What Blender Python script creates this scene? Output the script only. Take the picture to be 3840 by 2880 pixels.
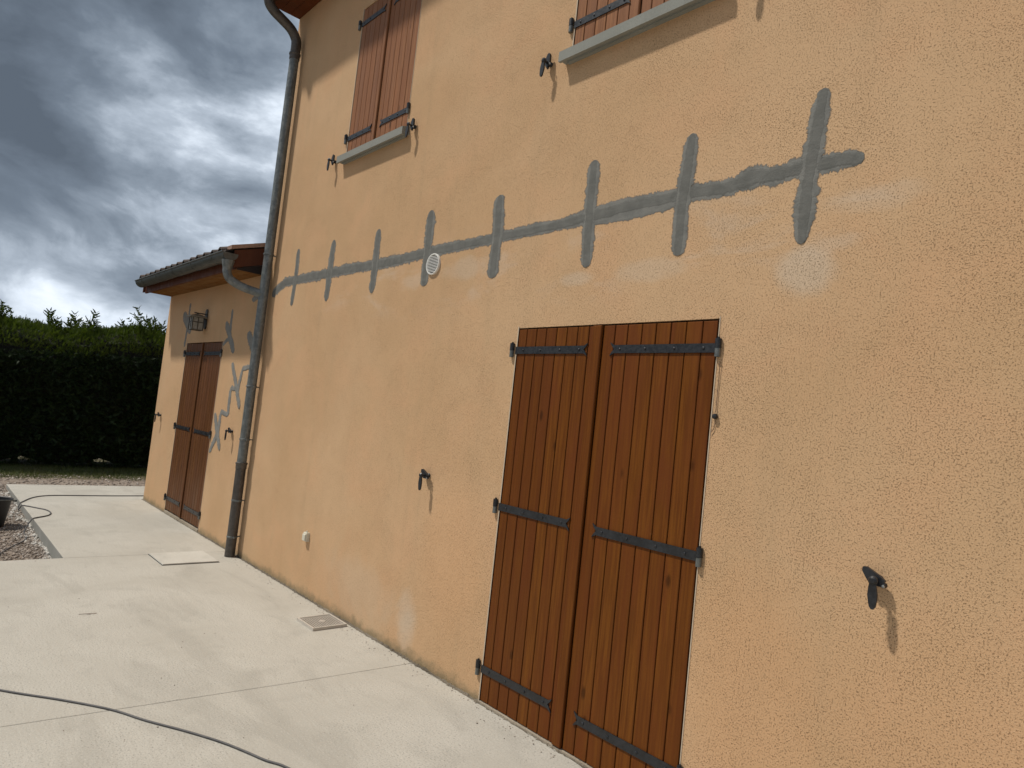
import bpy, math, random
import numpy as np
from mathutils import Vector, Matrix, Euler

for o in list(bpy.data.objects):
    bpy.data.objects.remove(o, do_unlink=True)
S = bpy.context.scene
COL = S.collection
random.seed(7)
RNG = np.random.default_rng(7)

# ------------------------------------------------------------------ camera
cd = bpy.data.cameras.new('camera'); cam = bpy.data.objects.new('camera', cd); COL.objects.link(cam)
cd.sensor_width = 36.0; cd.sensor_fit = 'HORIZONTAL'; cd.lens = 36.0 * 2511.9 / 3840.0
cd.clip_start = 0.05; cd.clip_end = 2000
right = Vector((0.66891042, 0.73559064, 0.10707592))
down = Vector((0.02882104, 0.11827349, -0.99256271))
fwd = Vector((-0.74278408, 0.66702158, 0.05791388))
m = Matrix((right, -down, -fwd)).transposed().to_4x4()
m.translation = Vector((0, -2.65, 1.614))
cam.matrix_world = m
S.camera = cam

# ------------------------------------------------------------------ light
SUN = Vector((-0.75, -1.0, 2.05)).normalized()          # towards the sun
sl = bpy.data.lights.new('sun', 'SUN'); sl.energy = 3.05; sl.angle = math.radians(3.0); sl.color = (1.0, 0.94, 0.85)
so = bpy.data.objects.new('sun', sl); COL.objects.link(so)
so.rotation_euler = SUN.to_track_quat('Z', 'Y').to_euler(); so.location = (-10, -12, 25)

W = bpy.data.worlds.new('World'); S.world = W; W.use_nodes = True
nt = W.node_tree; nt.nodes.clear()

class NT:
    """small node-tree writer"""
    def __init__(s, nt): s.t = nt
    def n(s, typ, **kw):
        nd = s.t.nodes.new(typ)
        for k, v in kw.items():
            if k == 'inp':
                for i, val in v.items(): s.put(nd, i, val)
            else: setattr(nd, k, v)
        return nd
    def put(s, nd, i, val):
        sock = nd.inputs[i]
        if isinstance(val, bpy.types.NodeSocket): s.t.links.new(val, sock)
        elif isinstance(val, bpy.types.Node): s.t.links.new(val.outputs[0], sock)
        else:
            if isinstance(val, tuple) and len(val) == 3 and sock.type == 'RGBA': val = val + (1,)
            sock.default_value = val
    def math(s, op, a, b=0.0, c=0.0, clamp=False):
        nd = s.n('ShaderNodeMath', operation=op, use_clamp=clamp, inp={0: a, 1: b, 2: c}); return nd.outputs[0]
    def vmath(s, op, a, b=(0, 0, 0)):
        nd = s.n('ShaderNodeVectorMath', operation=op, inp={0: a, 1: b}); return nd.outputs[0]
    def noise(s, vec, scale, detail=4, rough=0.55, dist=0.0, lac=2.0):
        nd = s.n('ShaderNodeTexNoise', inp={'Vector': vec, 'Scale': scale, 'Detail': detail, 'Roughness': rough, 'Distortion': dist, 'Lacunarity': lac}); return nd.outputs[0]
    def mapr(s, v, a, b, c=0.0, d=1.0, smooth=True):
        nd = s.n('ShaderNodeMapRange', interpolation_type='SMOOTHSTEP' if smooth else 'LINEAR', inp={0: v, 1: a, 2: b, 3: c, 4: d}); return nd.outputs[0]
    def ramp(s, v, stops):
        nd = s.n('ShaderNodeValToRGB', inp={0: v}); cr = nd.color_ramp
        while len(cr.elements) > 1: cr.elements.remove(cr.elements[-1])
        cr.elements[0].position = stops[0][0]; cr.elements[0].color = tuple(stops[0][1]) + (1,)
        for p, c in stops[1:]:
            e = cr.elements.new(p); e.color = tuple(c) + (1,)
        return nd.outputs[0]
    def mix(s, f, a, b, mode='MIX'):
        nd = s.n('ShaderNodeMix', data_type='RGBA', blend_type=mode); s.put(nd, 0, f); s.put(nd, 6, a); s.put(nd, 7, b); return nd.outputs[2]
    def scale(s, vec, x, y, z, off=(0, 0, 0)):
        nd = s.n('ShaderNodeMapping', inp={'Vector': vec, 'Scale': (x, y, z), 'Location': off}); return nd.outputs[0]

N = NT(nt)
sky = N.n('ShaderNodeTexSky', sky_type='NISHITA')
sky.sun_disc = False
sky.sun_elevation = math.asin(SUN.z); sky.sun_rotation = math.atan2(SUN.x, SUN.y)
sky.air_density = 1.0; sky.dust_density = 1.0
tc = N.n('ShaderNodeTexCoord'); d = tc.outputs['Generated']
sx = N.n('ShaderNodeSeparateXYZ', inp={0: d})
zc = N.math('MAXIMUM', sx.outputs[2], 0.0)
den = N.math('ADD', zc, 0.42)
px = N.math('DIVIDE', sx.outputs[0], den); py = N.math('DIVIDE', sx.outputs[1], den)
P = N.n('ShaderNodeCombineXYZ', inp={0: px, 1: py, 2: N.math('MULTIPLY', zc, 0.6)}).outputs[0]
SKY_OFF = (31.5, 4.5, 0.0)
Pm = N.n('ShaderNodeMapping', inp={'Vector': P, 'Rotation': (0, 0, math.radians(140)), 'Scale': (1.0, 1.0, 1.0), 'Location': SKY_OFF}).outputs[0]
warp = N.n('ShaderNodeTexNoise', inp={'Vector': Pm, 'Scale': 1.3, 'Detail': 3.0}).outputs[1]
wv = N.vmath('SUBTRACT', warp, (0.5, 0.5, 0.5)); wsc = N.n('ShaderNodeVectorMath', operation='SCALE', inp={0: wv, 'Scale': 0.34}).outputs[0]
Pw = N.vmath('ADD', Pm, wsc)
big = N.noise(Pw, 1.15, 2, 0.45, 0.0)
Dm = N.n('ShaderNodeMapping', inp={'Vector': d, 'Scale': (1.0, 1.0, 1.75), 'Location': (40.1, 3.3, 7.5)}).outputs[0]
wsd = N.n('ShaderNodeVectorMath', operation='SCALE', inp={0: wv, 'Scale': 0.22}).outputs[0]
Dw = N.vmath('ADD', Dm, wsd)
mid = N.noise(Dw, 4.2, 9, 0.56, 0.1)
fine = N.noise(Dw, 11.0, 8, 0.6, 0.15)
v = N.math('MULTIPLY', big, 0.72)
v = N.math('MULTIPLY_ADD', mid, 0.92, v)
v = N.math('MULTIPLY_ADD', fine, 0.20, v)
cloud = N.ramp(N.mapr(v, 0.68, 1.17, 0, 1, False), [
    (0.0, (0.105, 0.132, 0.170)), (0.30, (0.160, 0.198, 0.250)), (0.50, (0.255, 0.305, 0.37)),
    (0.68, (0.44, 0.505, 0.59)), (0.84, (0.74, 0.82, 0.92)), (1.0, (1.0, 1.05, 1.12))])
cloud10 = N.vmath('SCALE', cloud); cloud10.node.inputs['Scale'].default_value = 10.0
blue_gap = N.mapr(N.noise(Pm, 1.1, 4, 0.5, 0.2), 0.66, 0.74, 0.0, 0.4)
col = N.mix(blue_gap, cloud10, sky.outputs[0])
bg = N.n('ShaderNodeBackground', inp={'Color': col, 'Strength': 0.1})
wo = N.n('ShaderNodeOutputWorld', inp={'Surface': bg.outputs[0]})

S.render.engine = 'CYCLES'
S.view_settings.view_transform = 'Standard'; S.view_settings.look = 'None'
S.view_settings.exposure = 0.12; S.view_settings.gamma = 1.0
S.view_settings.use_curve_mapping = False
S.cycles.max_bounces = 6; S.cycles.diffuse_bounces = 4

# ------------------------------------------------------------------ materials
def new_mat(name):
    mt = bpy.data.materials.new(name); mt.use_nodes = True; mt.node_tree.nodes.clear()
    n = NT(mt.node_tree); out = n.n('ShaderNodeOutputMaterial'); p = n.n('ShaderNodeBsdfPrincipled')
    mt.node_tree.links.new(p.outputs[0], out.inputs[0]); n.out = out; n.p = p
    return mt, n
def bump(n, h, strength, dist):
    b = n.n('ShaderNodeBump', inp={'Height': h, 'Strength': strength, 'Distance': dist}); n.put(n.p, 'Normal', b.outputs[0]); return b

def mat_stucco():
    mt, n = new_mat('ochre_stucco')
    pos = n.n('ShaderNodeNewGeometry').outputs['Position']; sp = n.n('ShaderNodeSeparateXYZ', inp={0: pos}); X, Z = sp.outputs[0], sp.outputs[2]
    blot = n.noise(pos, 0.55, 5, 0.55, 0.4); blot2 = n.noise(pos, 1.9, 5, 0.6, 0.6)
    c = n.mix(n.mapr(blot, 0.35, 0.68), (0.568, 0.362, 0.198), (0.632, 0.418, 0.242))
    c = n.mix(n.mapr(blot2, 0.42, 0.72, 0, 0.6), c, (0.65, 0.392, 0.218))
    # vertical rain streaks
    st = n.noise(n.scale(pos, 7, 7, 0.35), 1.0, 5, 0.6, 0.3)
    c = n.mix(n.mapr(st, 0.52, 0.80, 0, 0.30), c, (0.43, 0.30, 0.175))
    # washed pale smears under the repaired crack
    wz = n.math('MULTIPLY', n.mapr(Z, 2.22, 2.50), n.mapr(Z, 2.95, 2.62))
    wx = n.math('MULTIPLY', n.mapr(X, -5.9, -5.0), n.mapr(X, -0.7, -1.1))
    wn = n.mapr(n.noise(n.scale(pos, 1.6, 1, 4.2), 1.3, 5, 0.6, 0.4), 0.50, 0.68)
    c = n.mix(n.math('MULTIPLY', n.math('MULTIPLY', wz, wx), n.math('MULTIPLY', wn, 0.62)), c, (0.63, 0.47, 0.33))
    # individual washed patches (x, z, rx, rz, amount)
    for (bx, bz, rx, rz, am) in ((-1.24, 2.36, .16, .13, .65), (-3.76, 0.22, .16, .26, .75), (-4.4, .25, .9, .3, .25), (-2.05, 2.44, .3, .07, .4), (-3.5, 2.60, .35, .09, .45), (-1.0, 2.62, .22, .07, .35), (-2.5, 2.44, .16, .05, .5)):
        dx = n.math('DIVIDE', n.math('SUBTRACT', X, bx), rx); dz = n.math('DIVIDE', n.math('SUBTRACT', Z, bz), rz)
        r2 = n.math('ADD', n.math('MULTIPLY', dx, dx), n.math('MULTIPLY', dz, dz))
        r2 = n.math('ADD', r2, n.math('MULTIPLY', n.math('SUBTRACT', blot2, 0.5), 2.4))
        c = n.mix(n.mapr(r2, 1.0, 0.0, 0, am), c, (0.62, 0.50, 0.375))
    for (bx, bz, rx, rz, am) in ((-3.35, .75, .45, .6, .5), (-1.35, .55, .35, .7, .5), (-0.7, .7, .5, .5, .3)):
        dx = n.math('DIVIDE', n.math('SUBTRACT', X, bx), rx); dz = n.math('DIVIDE', n.math('SUBTRACT', Z, bz), rz)
        r2 = n.math('ADD', n.math('MULTIPLY', dx, dx), n.math('MULTIPLY', dz, dz))
        c = n.mix(n.mapr(n.math('ADD', r2, n.math('MULTIPLY', n.math('SUBTRACT', blot2, 0.5), 2.0)), 1.0, 0.0, 0, am), c, (0.665, 0.385, 0.20))
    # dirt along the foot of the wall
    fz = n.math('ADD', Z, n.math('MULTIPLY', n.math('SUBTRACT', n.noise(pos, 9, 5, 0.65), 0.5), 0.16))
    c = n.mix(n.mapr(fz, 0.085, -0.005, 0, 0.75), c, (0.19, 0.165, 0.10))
    # scraped render: small worm pits
    pit = n.math('ADD', n.noise(pos, 172, 4, 0.62, 0.45), n.math('MULTIPLY', n.math('SUBTRACT', n.noise(pos, 3.2, 4, 0.6, 0.5), 0.5), 0.11))
    grain = n.noise(pos, 230, 3, 0.6, 0.3)
    pm = n.mapr(pit, 0.29, 0.47)
    c = n.mix(n.math('SUBTRACT', 1.0, pm), c, n.mix(1.0, c, (0.62, 0.58, 0.54), 'MULTIPLY'))
    c = n.mix(n.mapr(grain, 0.50, 0.72, 0, 0.5), c, (0.72, 0.54, 0.34))
    n.put(n.p, 'Base Color', c); n.put(n.p, 'Roughness', 0.93); n.put(n.p, 'Specular IOR Level', 0.15)
    h = n.math('ADD', n.math('MULTIPLY', pm, 0.75), n.math('MULTIPLY', grain, 0.55))
    bump(n, h, 0.95, 0.0038)
    return mt

def mat_concrete(name, a, b, speck=1.0, rough=0.9, bs=0.35, swirl=True):
    mt, n = new_mat(name)
    pos = n.n('ShaderNodeNewGeometry').outputs['Position']
    big = n.noise(pos, 0.9, 5, 0.6, 0.8); md = n.noise(pos, 4.5, 6, 0.65, 0.5)
    c = n.mix(n.mapr(big, 0.35, 0.66), a, b)
    c = n.mix(n.mapr(md, 0.48, 0.75, 0, 0.40), c, tuple(x * 0.80 for x in a))
    # trowel passes
    tr = n.noise(n.scale(pos, 1.2, 6, 1), 2.4, 6, 0.62, 1.4)
    c = n.mix(n.mapr(tr, 0.5, 0.72, 0, 0.22), c, tuple(x * 0.86 for x in b))
    dmp = n.noise(n.scale(pos, .9, 2.4, 1), 0.9, 4, 0.55, 1.0)
    c = n.mix(n.mapr(dmp, 0.54, 0.66, 0, 0.30), c, tuple(x * 0.74 for x in a))
    sp = n.noise(pos, 110, 3, 0.7)
    c = n.mix(n.math('MULTIPLY', n.mapr(sp, 0.47, 0.30, 0, 1.0), n.mapr(big, 0.40, 0.58, 0.25 * speck, 0.95 * speck)), c, tuple(x * 0.50 for x in a))
    c = n.mix(n.mapr(sp, 0.55, 0.70, 0, 0.5 * speck), c, tuple(min(x * 1.25, .8) for x in b))
    vor = n.n('ShaderNodeTexVoronoi', inp={'Vector': pos, 'Scale': 26.0, 'Randomness': 1.0}).outputs['Distance']
    holes = n.math('MULTIPLY', n.mapr(vor, 0.10, 0.05), n.mapr(md, 0.52, 0.60))
    c = n.mix(n.math('MULTIPLY', holes, 0.7 * speck), c, (0.10, 0.09, 0.07))
    n.put(n.p, 'Base Color', c); n.put(n.p, 'Roughness', rough); n.put(n.p, 'Specular IOR Level', 0.25)
    h = n.math('ADD', n.math('MULTIPLY', n.noise(pos, 70, 5, 0.7), 0.6), n.math('MULTIPLY', tr, 1.6))
    bump(n, h, bs, 0.006)
    return mt

def mat_wood(name, light, dark, red, rough=0.42, pale_mix=0.0, knots=True):
    mt, n = new_mat(name)
    oi = n.n('ShaderNodeObjectInfo').outputs['Random']
    ob = n.n('ShaderNodeTexCoord').outputs['Object']
    off = n.n('ShaderNodeCombineXYZ', inp={0: n.math('MULTIPLY', oi, 37.0), 1: n.math('MULTIPLY', oi, 11.0), 2: n.math('MULTIPLY', oi, 53.0)}).outputs[0]
    p = n.vmath('ADD', ob, off)
    gr = n.noise(n.scale(p, 1, 1, 0.035), 85, 5, 0.6, 0.4)
    blot = n.noise(n.scale(p, 1, 1, 0.22), 6.5, 4, 0.55, 0.6)
    c = n.mix(n.mapr(gr, 0.36, 0.66), dark, light)
    c = n.mix(n.mapr(blot, 0.40, 0.70, 0, 0.75), c, red)
    c = n.mix(n.mapr(oi, 0.0, 1.0, 0.0, 0.55, False), c, tuple(x * 0.70 for x in red))
    if knots:
        vo = n.n('ShaderNodeTexVoronoi', inp={'Vector': n.scale(p, 1, 1, 0.42), 'Scale': 9.0, 'Randomness': 1.0})
        kd = n.math('ADD', vo.outputs['Distance'], n.math('MULTIPLY', n.math('SUBTRACT', gr, 0.5), 0.05))
        sel = n.math('GREATER_THAN', n.n('ShaderNodeSeparateColor', inp={0: vo.outputs['Color']}).outputs[0], 0.72)
        c = n.mix(n.math('MULTIPLY', n.mapr(kd, 0.17, 0.05, 0, 0.75), sel), c, tuple(x * 0.33 for x in dark))
    # weather: sparse pale scuffs
    sc = n.noise(n.scale(p, 1, 1, 0.12), 60, 3, 0.7, 0.3)
    c = n.mix(n.mapr(sc, 0.72, 0.80, 0, 0.25), c, (0.36, 0.24, 0.15))
    if pale_mix: c = n.mix(pale_mix, c, (0.36, 0.25, 0.18))
    n.put(n.p, 'Base Color', c); n.put(n.p, 'Roughness', n.mapr(blot, 0.3, 0.7, rough - 0.06, rough + 0.14)); n.put(n.p, 'Specular IOR Level', 0.13)
    bump(n, gr, 0.22, 0.0015)
    return mt

def mat_plain(name, a, b, scale=30, rough=0.5, metal=0.0, bs=0.15, bd=0.002, spec=0.5, stretch=(1, 1, 1)):
    mt, n = new_mat(name)
    ob = n.n('ShaderNodeNewGeometry').outputs['Position']
    p = n.scale(ob, *stretch)
    t = n.noise(p, scale, 5, 0.62, 0.3); t2 = n.noise(p, scale * 0.17, 4, 0.55, 0.4)
    c = n.mix(n.mapr(n.math('ADD', n.math('MULTIPLY', t, 0.6), n.math('MULTIPLY', t2, 0.4)), 0.36, 0.64), a, b)
    n.put(n.p, 'Base Color', c); n.put(n.p, 'Roughness', n.mapr(t, 0.3, 0.7, rough - 0.08, rough + 0.08)); n.put(n.p, 'Metallic', metal)
    n.put(n.p, 'Specular IOR Level', spec)
    bump(n, t, bs, bd)
    return mt

def mat_zinc(name, a, b, c_):
    mt, n = new_mat(name)
    pos = n.n('ShaderNodeNewGeometry').outputs['Position']
    t = n.noise(pos, 22, 6, 0.65, 0.6); t2 = n.noise(n.scale(pos, 1, 1, 0.25), 9, 5, 0.6, 0.5)
    c = n.mix(n.mapr(t, 0.36, 0.66), a, b)
    c = n.mix(n.mapr(t2, 0.54, 0.72, 0, 0.8), c, c_)
    vor = n.n('ShaderNodeTexVoronoi', inp={'Vector': pos, 'Scale': 60.0}).outputs['Distance']
    c = n.mix(n.math('MULTIPLY', n.mapr(vor, 0.22, 0.10), n.mapr(t2, 0.45, 0.6, 0, 0.7)), c, (0.02, 0.022, 0.02))
    n.put(n.p, 'Base Color', c); n.put(n.p, 'Metallic', 0.35); n.put(n.p, 'Roughness', n.mapr(t, 0.3, 0.7, 0.36, 0.58))
    bump(n, t, 0.15, 0.002)
    return mt

def mat_mortar(name, a, b, ragged):
    mt, n = new_mat(name)
    pos = n.n('ShaderNodeNewGeometry').outputs['Position']
    t = n.noise(pos, 14, 5, 0.6, 0.4); g = n.noise(pos, 150, 3, 0.6); br = n.noise(n.scale(pos, .5, 1, 3), 18, 4, 0.6, 0.3)
    c = n.mix(n.mapr(t, 0.35, 0.66), a, b)
    c = n.mix(n.mapr(br, 0.5, 0.72, 0, 0.35), c, tuple(x * 1.25 for x in b))
    c = n.mix(n.mapr(g, 0.42, 0.28, 0, 0.35), c, tuple(x * 0.6 for x in a))
    n.put(n.p, 'Base Color', c); n.put(n.p, 'Roughness', 0.88); n.put(n.p, 'Specular IOR Level', 0.2)
    bump(n, n.math('ADD', g, n.math('MULTIPLY', n.noise(pos, 85, 3, 0.6, 0.9), 0.7 if ragged else 0.25)), 0.55, 0.003)
    if ragged:
        e = n.n('ShaderNodeAttribute', attribute_name='edge').outputs['Fac']
        rg = n.math('ADD', n.math('MULTIPLY', n.noise(pos, 90, 4, 0.7, 0.8), 0.75), n.math('MULTIPLY', n.noise(pos, 16, 3, 0.6), 0.35))
        n.put(n.p, 'Alpha', n.mapr(n.math('ADD', e, n.math('MULTIPLY', n.math('SUBTRACT', rg, 0.55), 1.5)), 0.12, 0.62))
    return mt

def mat_leaf(name, a, b, tip, tl=0.22):
    mt, n = new_mat(name)
    pos = n.n('ShaderNodeNewGeometry').outputs['Position']
    at = n.n('ShaderNodeAttribute', attribute_name='rnd').outputs['Fac']
    c = n.mix(at, a, b)
    c = n.mix(n.mapr(n.noise(pos, 1.7, 4, 0.6), 0.48, 0.72, 0, 0.55), c, tip)
    n.put(n.p, 'Base Color', c); n.put(n.p, 'Roughness', 0.6); n.put(n.p, 'Specular IOR Level', 0.3)
    tr = n.n('ShaderNodeBsdfTranslucent', inp={'Color': n.mix(1.0, c, (0.9, 1.0, 0.45), 'MULTIPLY')})
    ms = n.n('ShaderNodeMixShader', inp={0: tl, 1: n.p.outputs[0], 2: tr.outputs[0]})
    n.t.links.new(ms.outputs[0], n.out.inputs[0])
    return mt

def mat_attr(name, stops, rough=0.9):
    mt, n = new_mat(name)
    at = n.n('ShaderNodeAttribute', attribute_name='rnd').outputs['Fac']
    n.put(n.p, 'Base Color', n.ramp(at, stops)); n.put(n.p, 'Roughness', rough); n.put(n.p, 'Specular IOR Level', 0.25)
    return mt

def mat_ground():
    mt, n = new_mat('gravelly_soil')
    pos = n.n('ShaderNodeNewGeometry').outputs['Position']; sp = n.n('ShaderNodeSeparateXYZ', inp={0: pos})
    t = n.noise(pos, 2.2, 6, 0.65, 0.5); f = n.noise(pos, 45, 4, 0.7)
    c = n.mix(n.mapr(t, 0.38, 0.64), (0.255, 0.205, 0.165), (0.345, 0.29, 0.24))
    c = n.mix(n.mapr(f, 0.42, 0.62, 0, 0.4), c, (0.18, 0.135, 0.105))
    c = n.mix(n.mapr(f, 0.60, 0.72, 0, 0.6), c, (0.45, 0.39, 0.33))
    # lawn soil near and under the hedge, pale band added beyond so its gaps look bright
    gx = n.math('ADD', sp.outputs[0], n.math('MULTIPLY', n.math('SUBTRACT', t, 0.5), 1.1))
    gm = n.math('MULTIPLY', n.mapr(gx, -12.75, -13.0), n.mapr(gx, -16.3, -16.0))
    c = n.mix(n.math('MULTIPLY', gm, 0.9), c, (0.115, 0.105, 0.055))
    c = n.mix(n.math('MULTIPLY', n.mapr(gx, -16.3, -16.7), n.mapr(gx, -21.0, -20.0)), c, (0.52, 0.49, 0.43))
    c = n.mix(n.mapr(gx, -20.0, -22.0), c, (0.07, 0.09, 0.03))
    n.put(n.p, 'Base Color', c); n.put(n.p, 'Roughness', 0.95); n.put(n.p, 'Specular IOR Level', 0.15)
    bump(n, n.math('ADD', f, n.math('MULTIPLY', t, 2.0)), 0.7, 0.02)
    return mt

M = {}
M['stucco'] = mat_stucco()
M['slab'] = mat_concrete('pale_concrete', (0.440, 0.415, 0.360), (0.500, 0.475, 0.417))
M['formwork'] = mat_concrete('grey_formwork_concrete', (0.25, 0.25, 0.225), (0.34, 0.335, 0.305), 0.5)
M['cover'] = mat_concrete('inspection_cover_cement', (0.51, 0.485, 0.425), (0.57, 0.545, 0.485), 0.4)
M['sill'] = mat_concrete('sill_cement', (0.245, 0.25, 0.225), (0.30, 0.305, 0.275), 0.4, bs=0.2)
M['joint'] = mat_concrete('crumbly_joint_mortar', (0.085, 0.070, 0.050), (0.23, 0.195, 0.15), 1.0, bs=1.0)
M['threshold'] = mat_concrete('worn_threshold_cement', (0.30, 0.25, 0.185), (0.40, 0.345, 0.27), 1.0, bs=0.6)
M['bead'] = mat_plain('smooth_plaster_edge', (0.50, 0.40, 0.29), (0.56, 0.45, 0.33), 40, 0.8)
M['door_wood'] = mat_wood('varnished_pine', (0.182, 0.062, 0.0085), (0.120, 0.037, 0.0055), (0.142, 0.038, 0.008))
M['pale_wood'] = mat_wood('pale_varnished_pine', (0.345, 0.150, 0.060), (0.215, 0.088, 0.036), (0.27, 0.105, 0.045), 0.45, 0.10)  # paler pine tone for the upper-floor shutters
M['wing_wood'] = mat_wood('dark_varnished_pine', (0.155, 0.062, 0.018), (0.085, 0.032, 0.010), (0.12, 0.042, 0.014), 0.45, 0.04)
M['backing'] = mat_plain('dark_gap_wood', (0.010, 0.004, 0.003), (0.016, 0.006, 0.004), 40, 0.7)
M['soffit'] = mat_wood('soffit_pine', (0.275, 0.132, 0.032), (0.175, 0.080, 0.020), (0.215, 0.092, 0.022), 0.5, 0.0, False)
M['soffit_red'] = mat_wood('soffit_stained_red', (0.165, 0.050, 0.018), (0.10, 0.030, 0.012), (0.13, 0.038, 0.015), 0.5, 0.0, False)
M['fascia'] = mat_wood('fascia_stained_brown', (0.125, 0.048, 0.026), (0.085, 0.032, 0.018), (0.105, 0.036, 0.02), 0.5, 0.0, False)
M['iron'] = mat_plain('black_painted_iron', (0.009, 0.010, 0.012), (0.022, 0.024, 0.028), 60, 0.42, 0.0, 0.25, 0.001)
M['bolt'] = mat_plain('bolt_head_metal', (0.03, 0.032, 0.036), (0.07, 0.07, 0.075), 80, 0.35, 0.6)
M['pintle'] = mat_plain('grey_pintle_metal', (0.11, 0.12, 0.115), (0.19, 0.20, 0.19), 50, 0.4, 0.5)
M['zinc'] = mat_zinc('weathered_zinc', (0.120, 0.135, 0.135), (0.205, 0.222, 0.22), (0.075, 0.076, 0.07))
M['gutter'] = mat_zinc('dull_zinc_gutter', (0.085, 0.090, 0.085), (0.120, 0.128, 0.122), (0.07, 0.066, 0.058))
M['castiron'] = mat_zinc('dark_cast_pipe', (0.072, 0.064, 0.057), (0.112, 0.102, 0.092), (0.055, 0.049, 0.043))
M['solder'] = mat_plain('bright_solder', (0.26, 0.28, 0.28), (0.42, 0.44, 0.44), 40, 0.4, 0.5)
M['tile'] = mat_plain('weathered_clay_tile', (0.055, 0.043, 0.037), (0.12, 0.090, 0.074), 18, 0.85, 0, 0.4, 0.004)
M['verge_tile'] = mat_plain('pinkish_verge_tile', (0.27, 0.165, 0.12), (0.36, 0.23, 0.17), 18, 0.85)
M['mortar_core'] = mat_mortar('grey_repair_mortar', (0.132, 0.133, 0.122), (0.165, 0.165, 0.152), True)
M['mortar_thin'] = mat_mortar('smeared_repair_mortar', (0.168, 0.169, 0.157), (0.215, 0.213, 0.196), True)
M['mortar_wing'] = mat_mortar('pale_repair_mortar', (0.195, 0.193, 0.180), (0.245, 0.242, 0.222), True)
M['white'] = mat_plain('white_plastic', (0.70, 0.69, 0.65), (0.78, 0.77, 0.73), 30, 0.4)
M['cream'] = mat_plain('cream_plastic', (0.62, 0.59, 0.48), (0.70, 0.67, 0.56), 30, 0.45)
M['beige'] = mat_plain('beige_plastic', (0.46, 0.42, 0.365), (0.54, 0.495, 0.43), 30, 0.5)
M['hole'] = mat_plain('dark_void', (0.010, 0.009, 0.008), (0.02, 0.018, 0.015), 30, 0.9)
M['lamp_metal'] = mat_plain('aged_lantern_metal', (0.042, 0.038, 0.030), (0.085, 0.078, 0.062), 40, 0.5, 0.3)
M['lamp_roof'] = mat_plain('grey_lantern_roof', (0.18, 0.165, 0.135), (0.25, 0.23, 0.19), 40, 0.5, 0.2)
M['lamp_glass'] = mat_plain('frosted_lantern_glass', (0.26, 0.25, 0.215), (0.36, 0.34, 0.30), 20, 0.25)
M['rubber'] = mat_plain('black_rubber', (0.010, 0.010, 0.011), (0.024, 0.024, 0.026), 25, 0.55)
M['cable'] = mat_plain('dusty_grey_rubber', (0.058, 0.056, 0.058), (0.115, 0.11, 0.108), 35, 0.6)
M['cord'] = mat_plain('brown_cord', (0.14, 0.085, 0.055), (0.20, 0.125, 0.085), 60, 0.8)
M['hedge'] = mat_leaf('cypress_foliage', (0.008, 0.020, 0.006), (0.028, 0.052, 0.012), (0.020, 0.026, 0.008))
M['hedge_top'] = mat_leaf('sunlit_cypress_growth', (0.048, 0.078, 0.011), (0.100, 0.132, 0.022), (0.085, 0.095, 0.02), 0.42)  # sunlight on the hedge top put into a lighter leaf colour
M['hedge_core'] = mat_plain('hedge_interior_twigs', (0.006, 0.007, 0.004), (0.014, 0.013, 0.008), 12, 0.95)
M['bark'] = mat_plain('cypress_bark', (0.07, 0.048, 0.032), (0.14, 0.10, 0.07), 20, 0.95)
M['grass'] = mat_leaf('rough_grass', (0.055, 0.080, 0.020), (0.12, 0.14, 0.045), (0.14, 0.125, 0.055))
M['stones'] = mat_attr('mixed_gravel', [(0, (0.19, 0.155, 0.125)), (0.35, (0.275, 0.23, 0.19)), (0.6, (0.34, 0.288, 0.243)), (0.85, (0.42, 0.365, 0.315)), (1, (0.52, 0.47, 0.42))])
M['cement_crumbs'] = mat_attr('cement_crumbs', [(0, (0.40, 0.38, 0.34)), (1, (0.60, 0.57, 0.52))])
M['ground'] = mat_ground()

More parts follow.
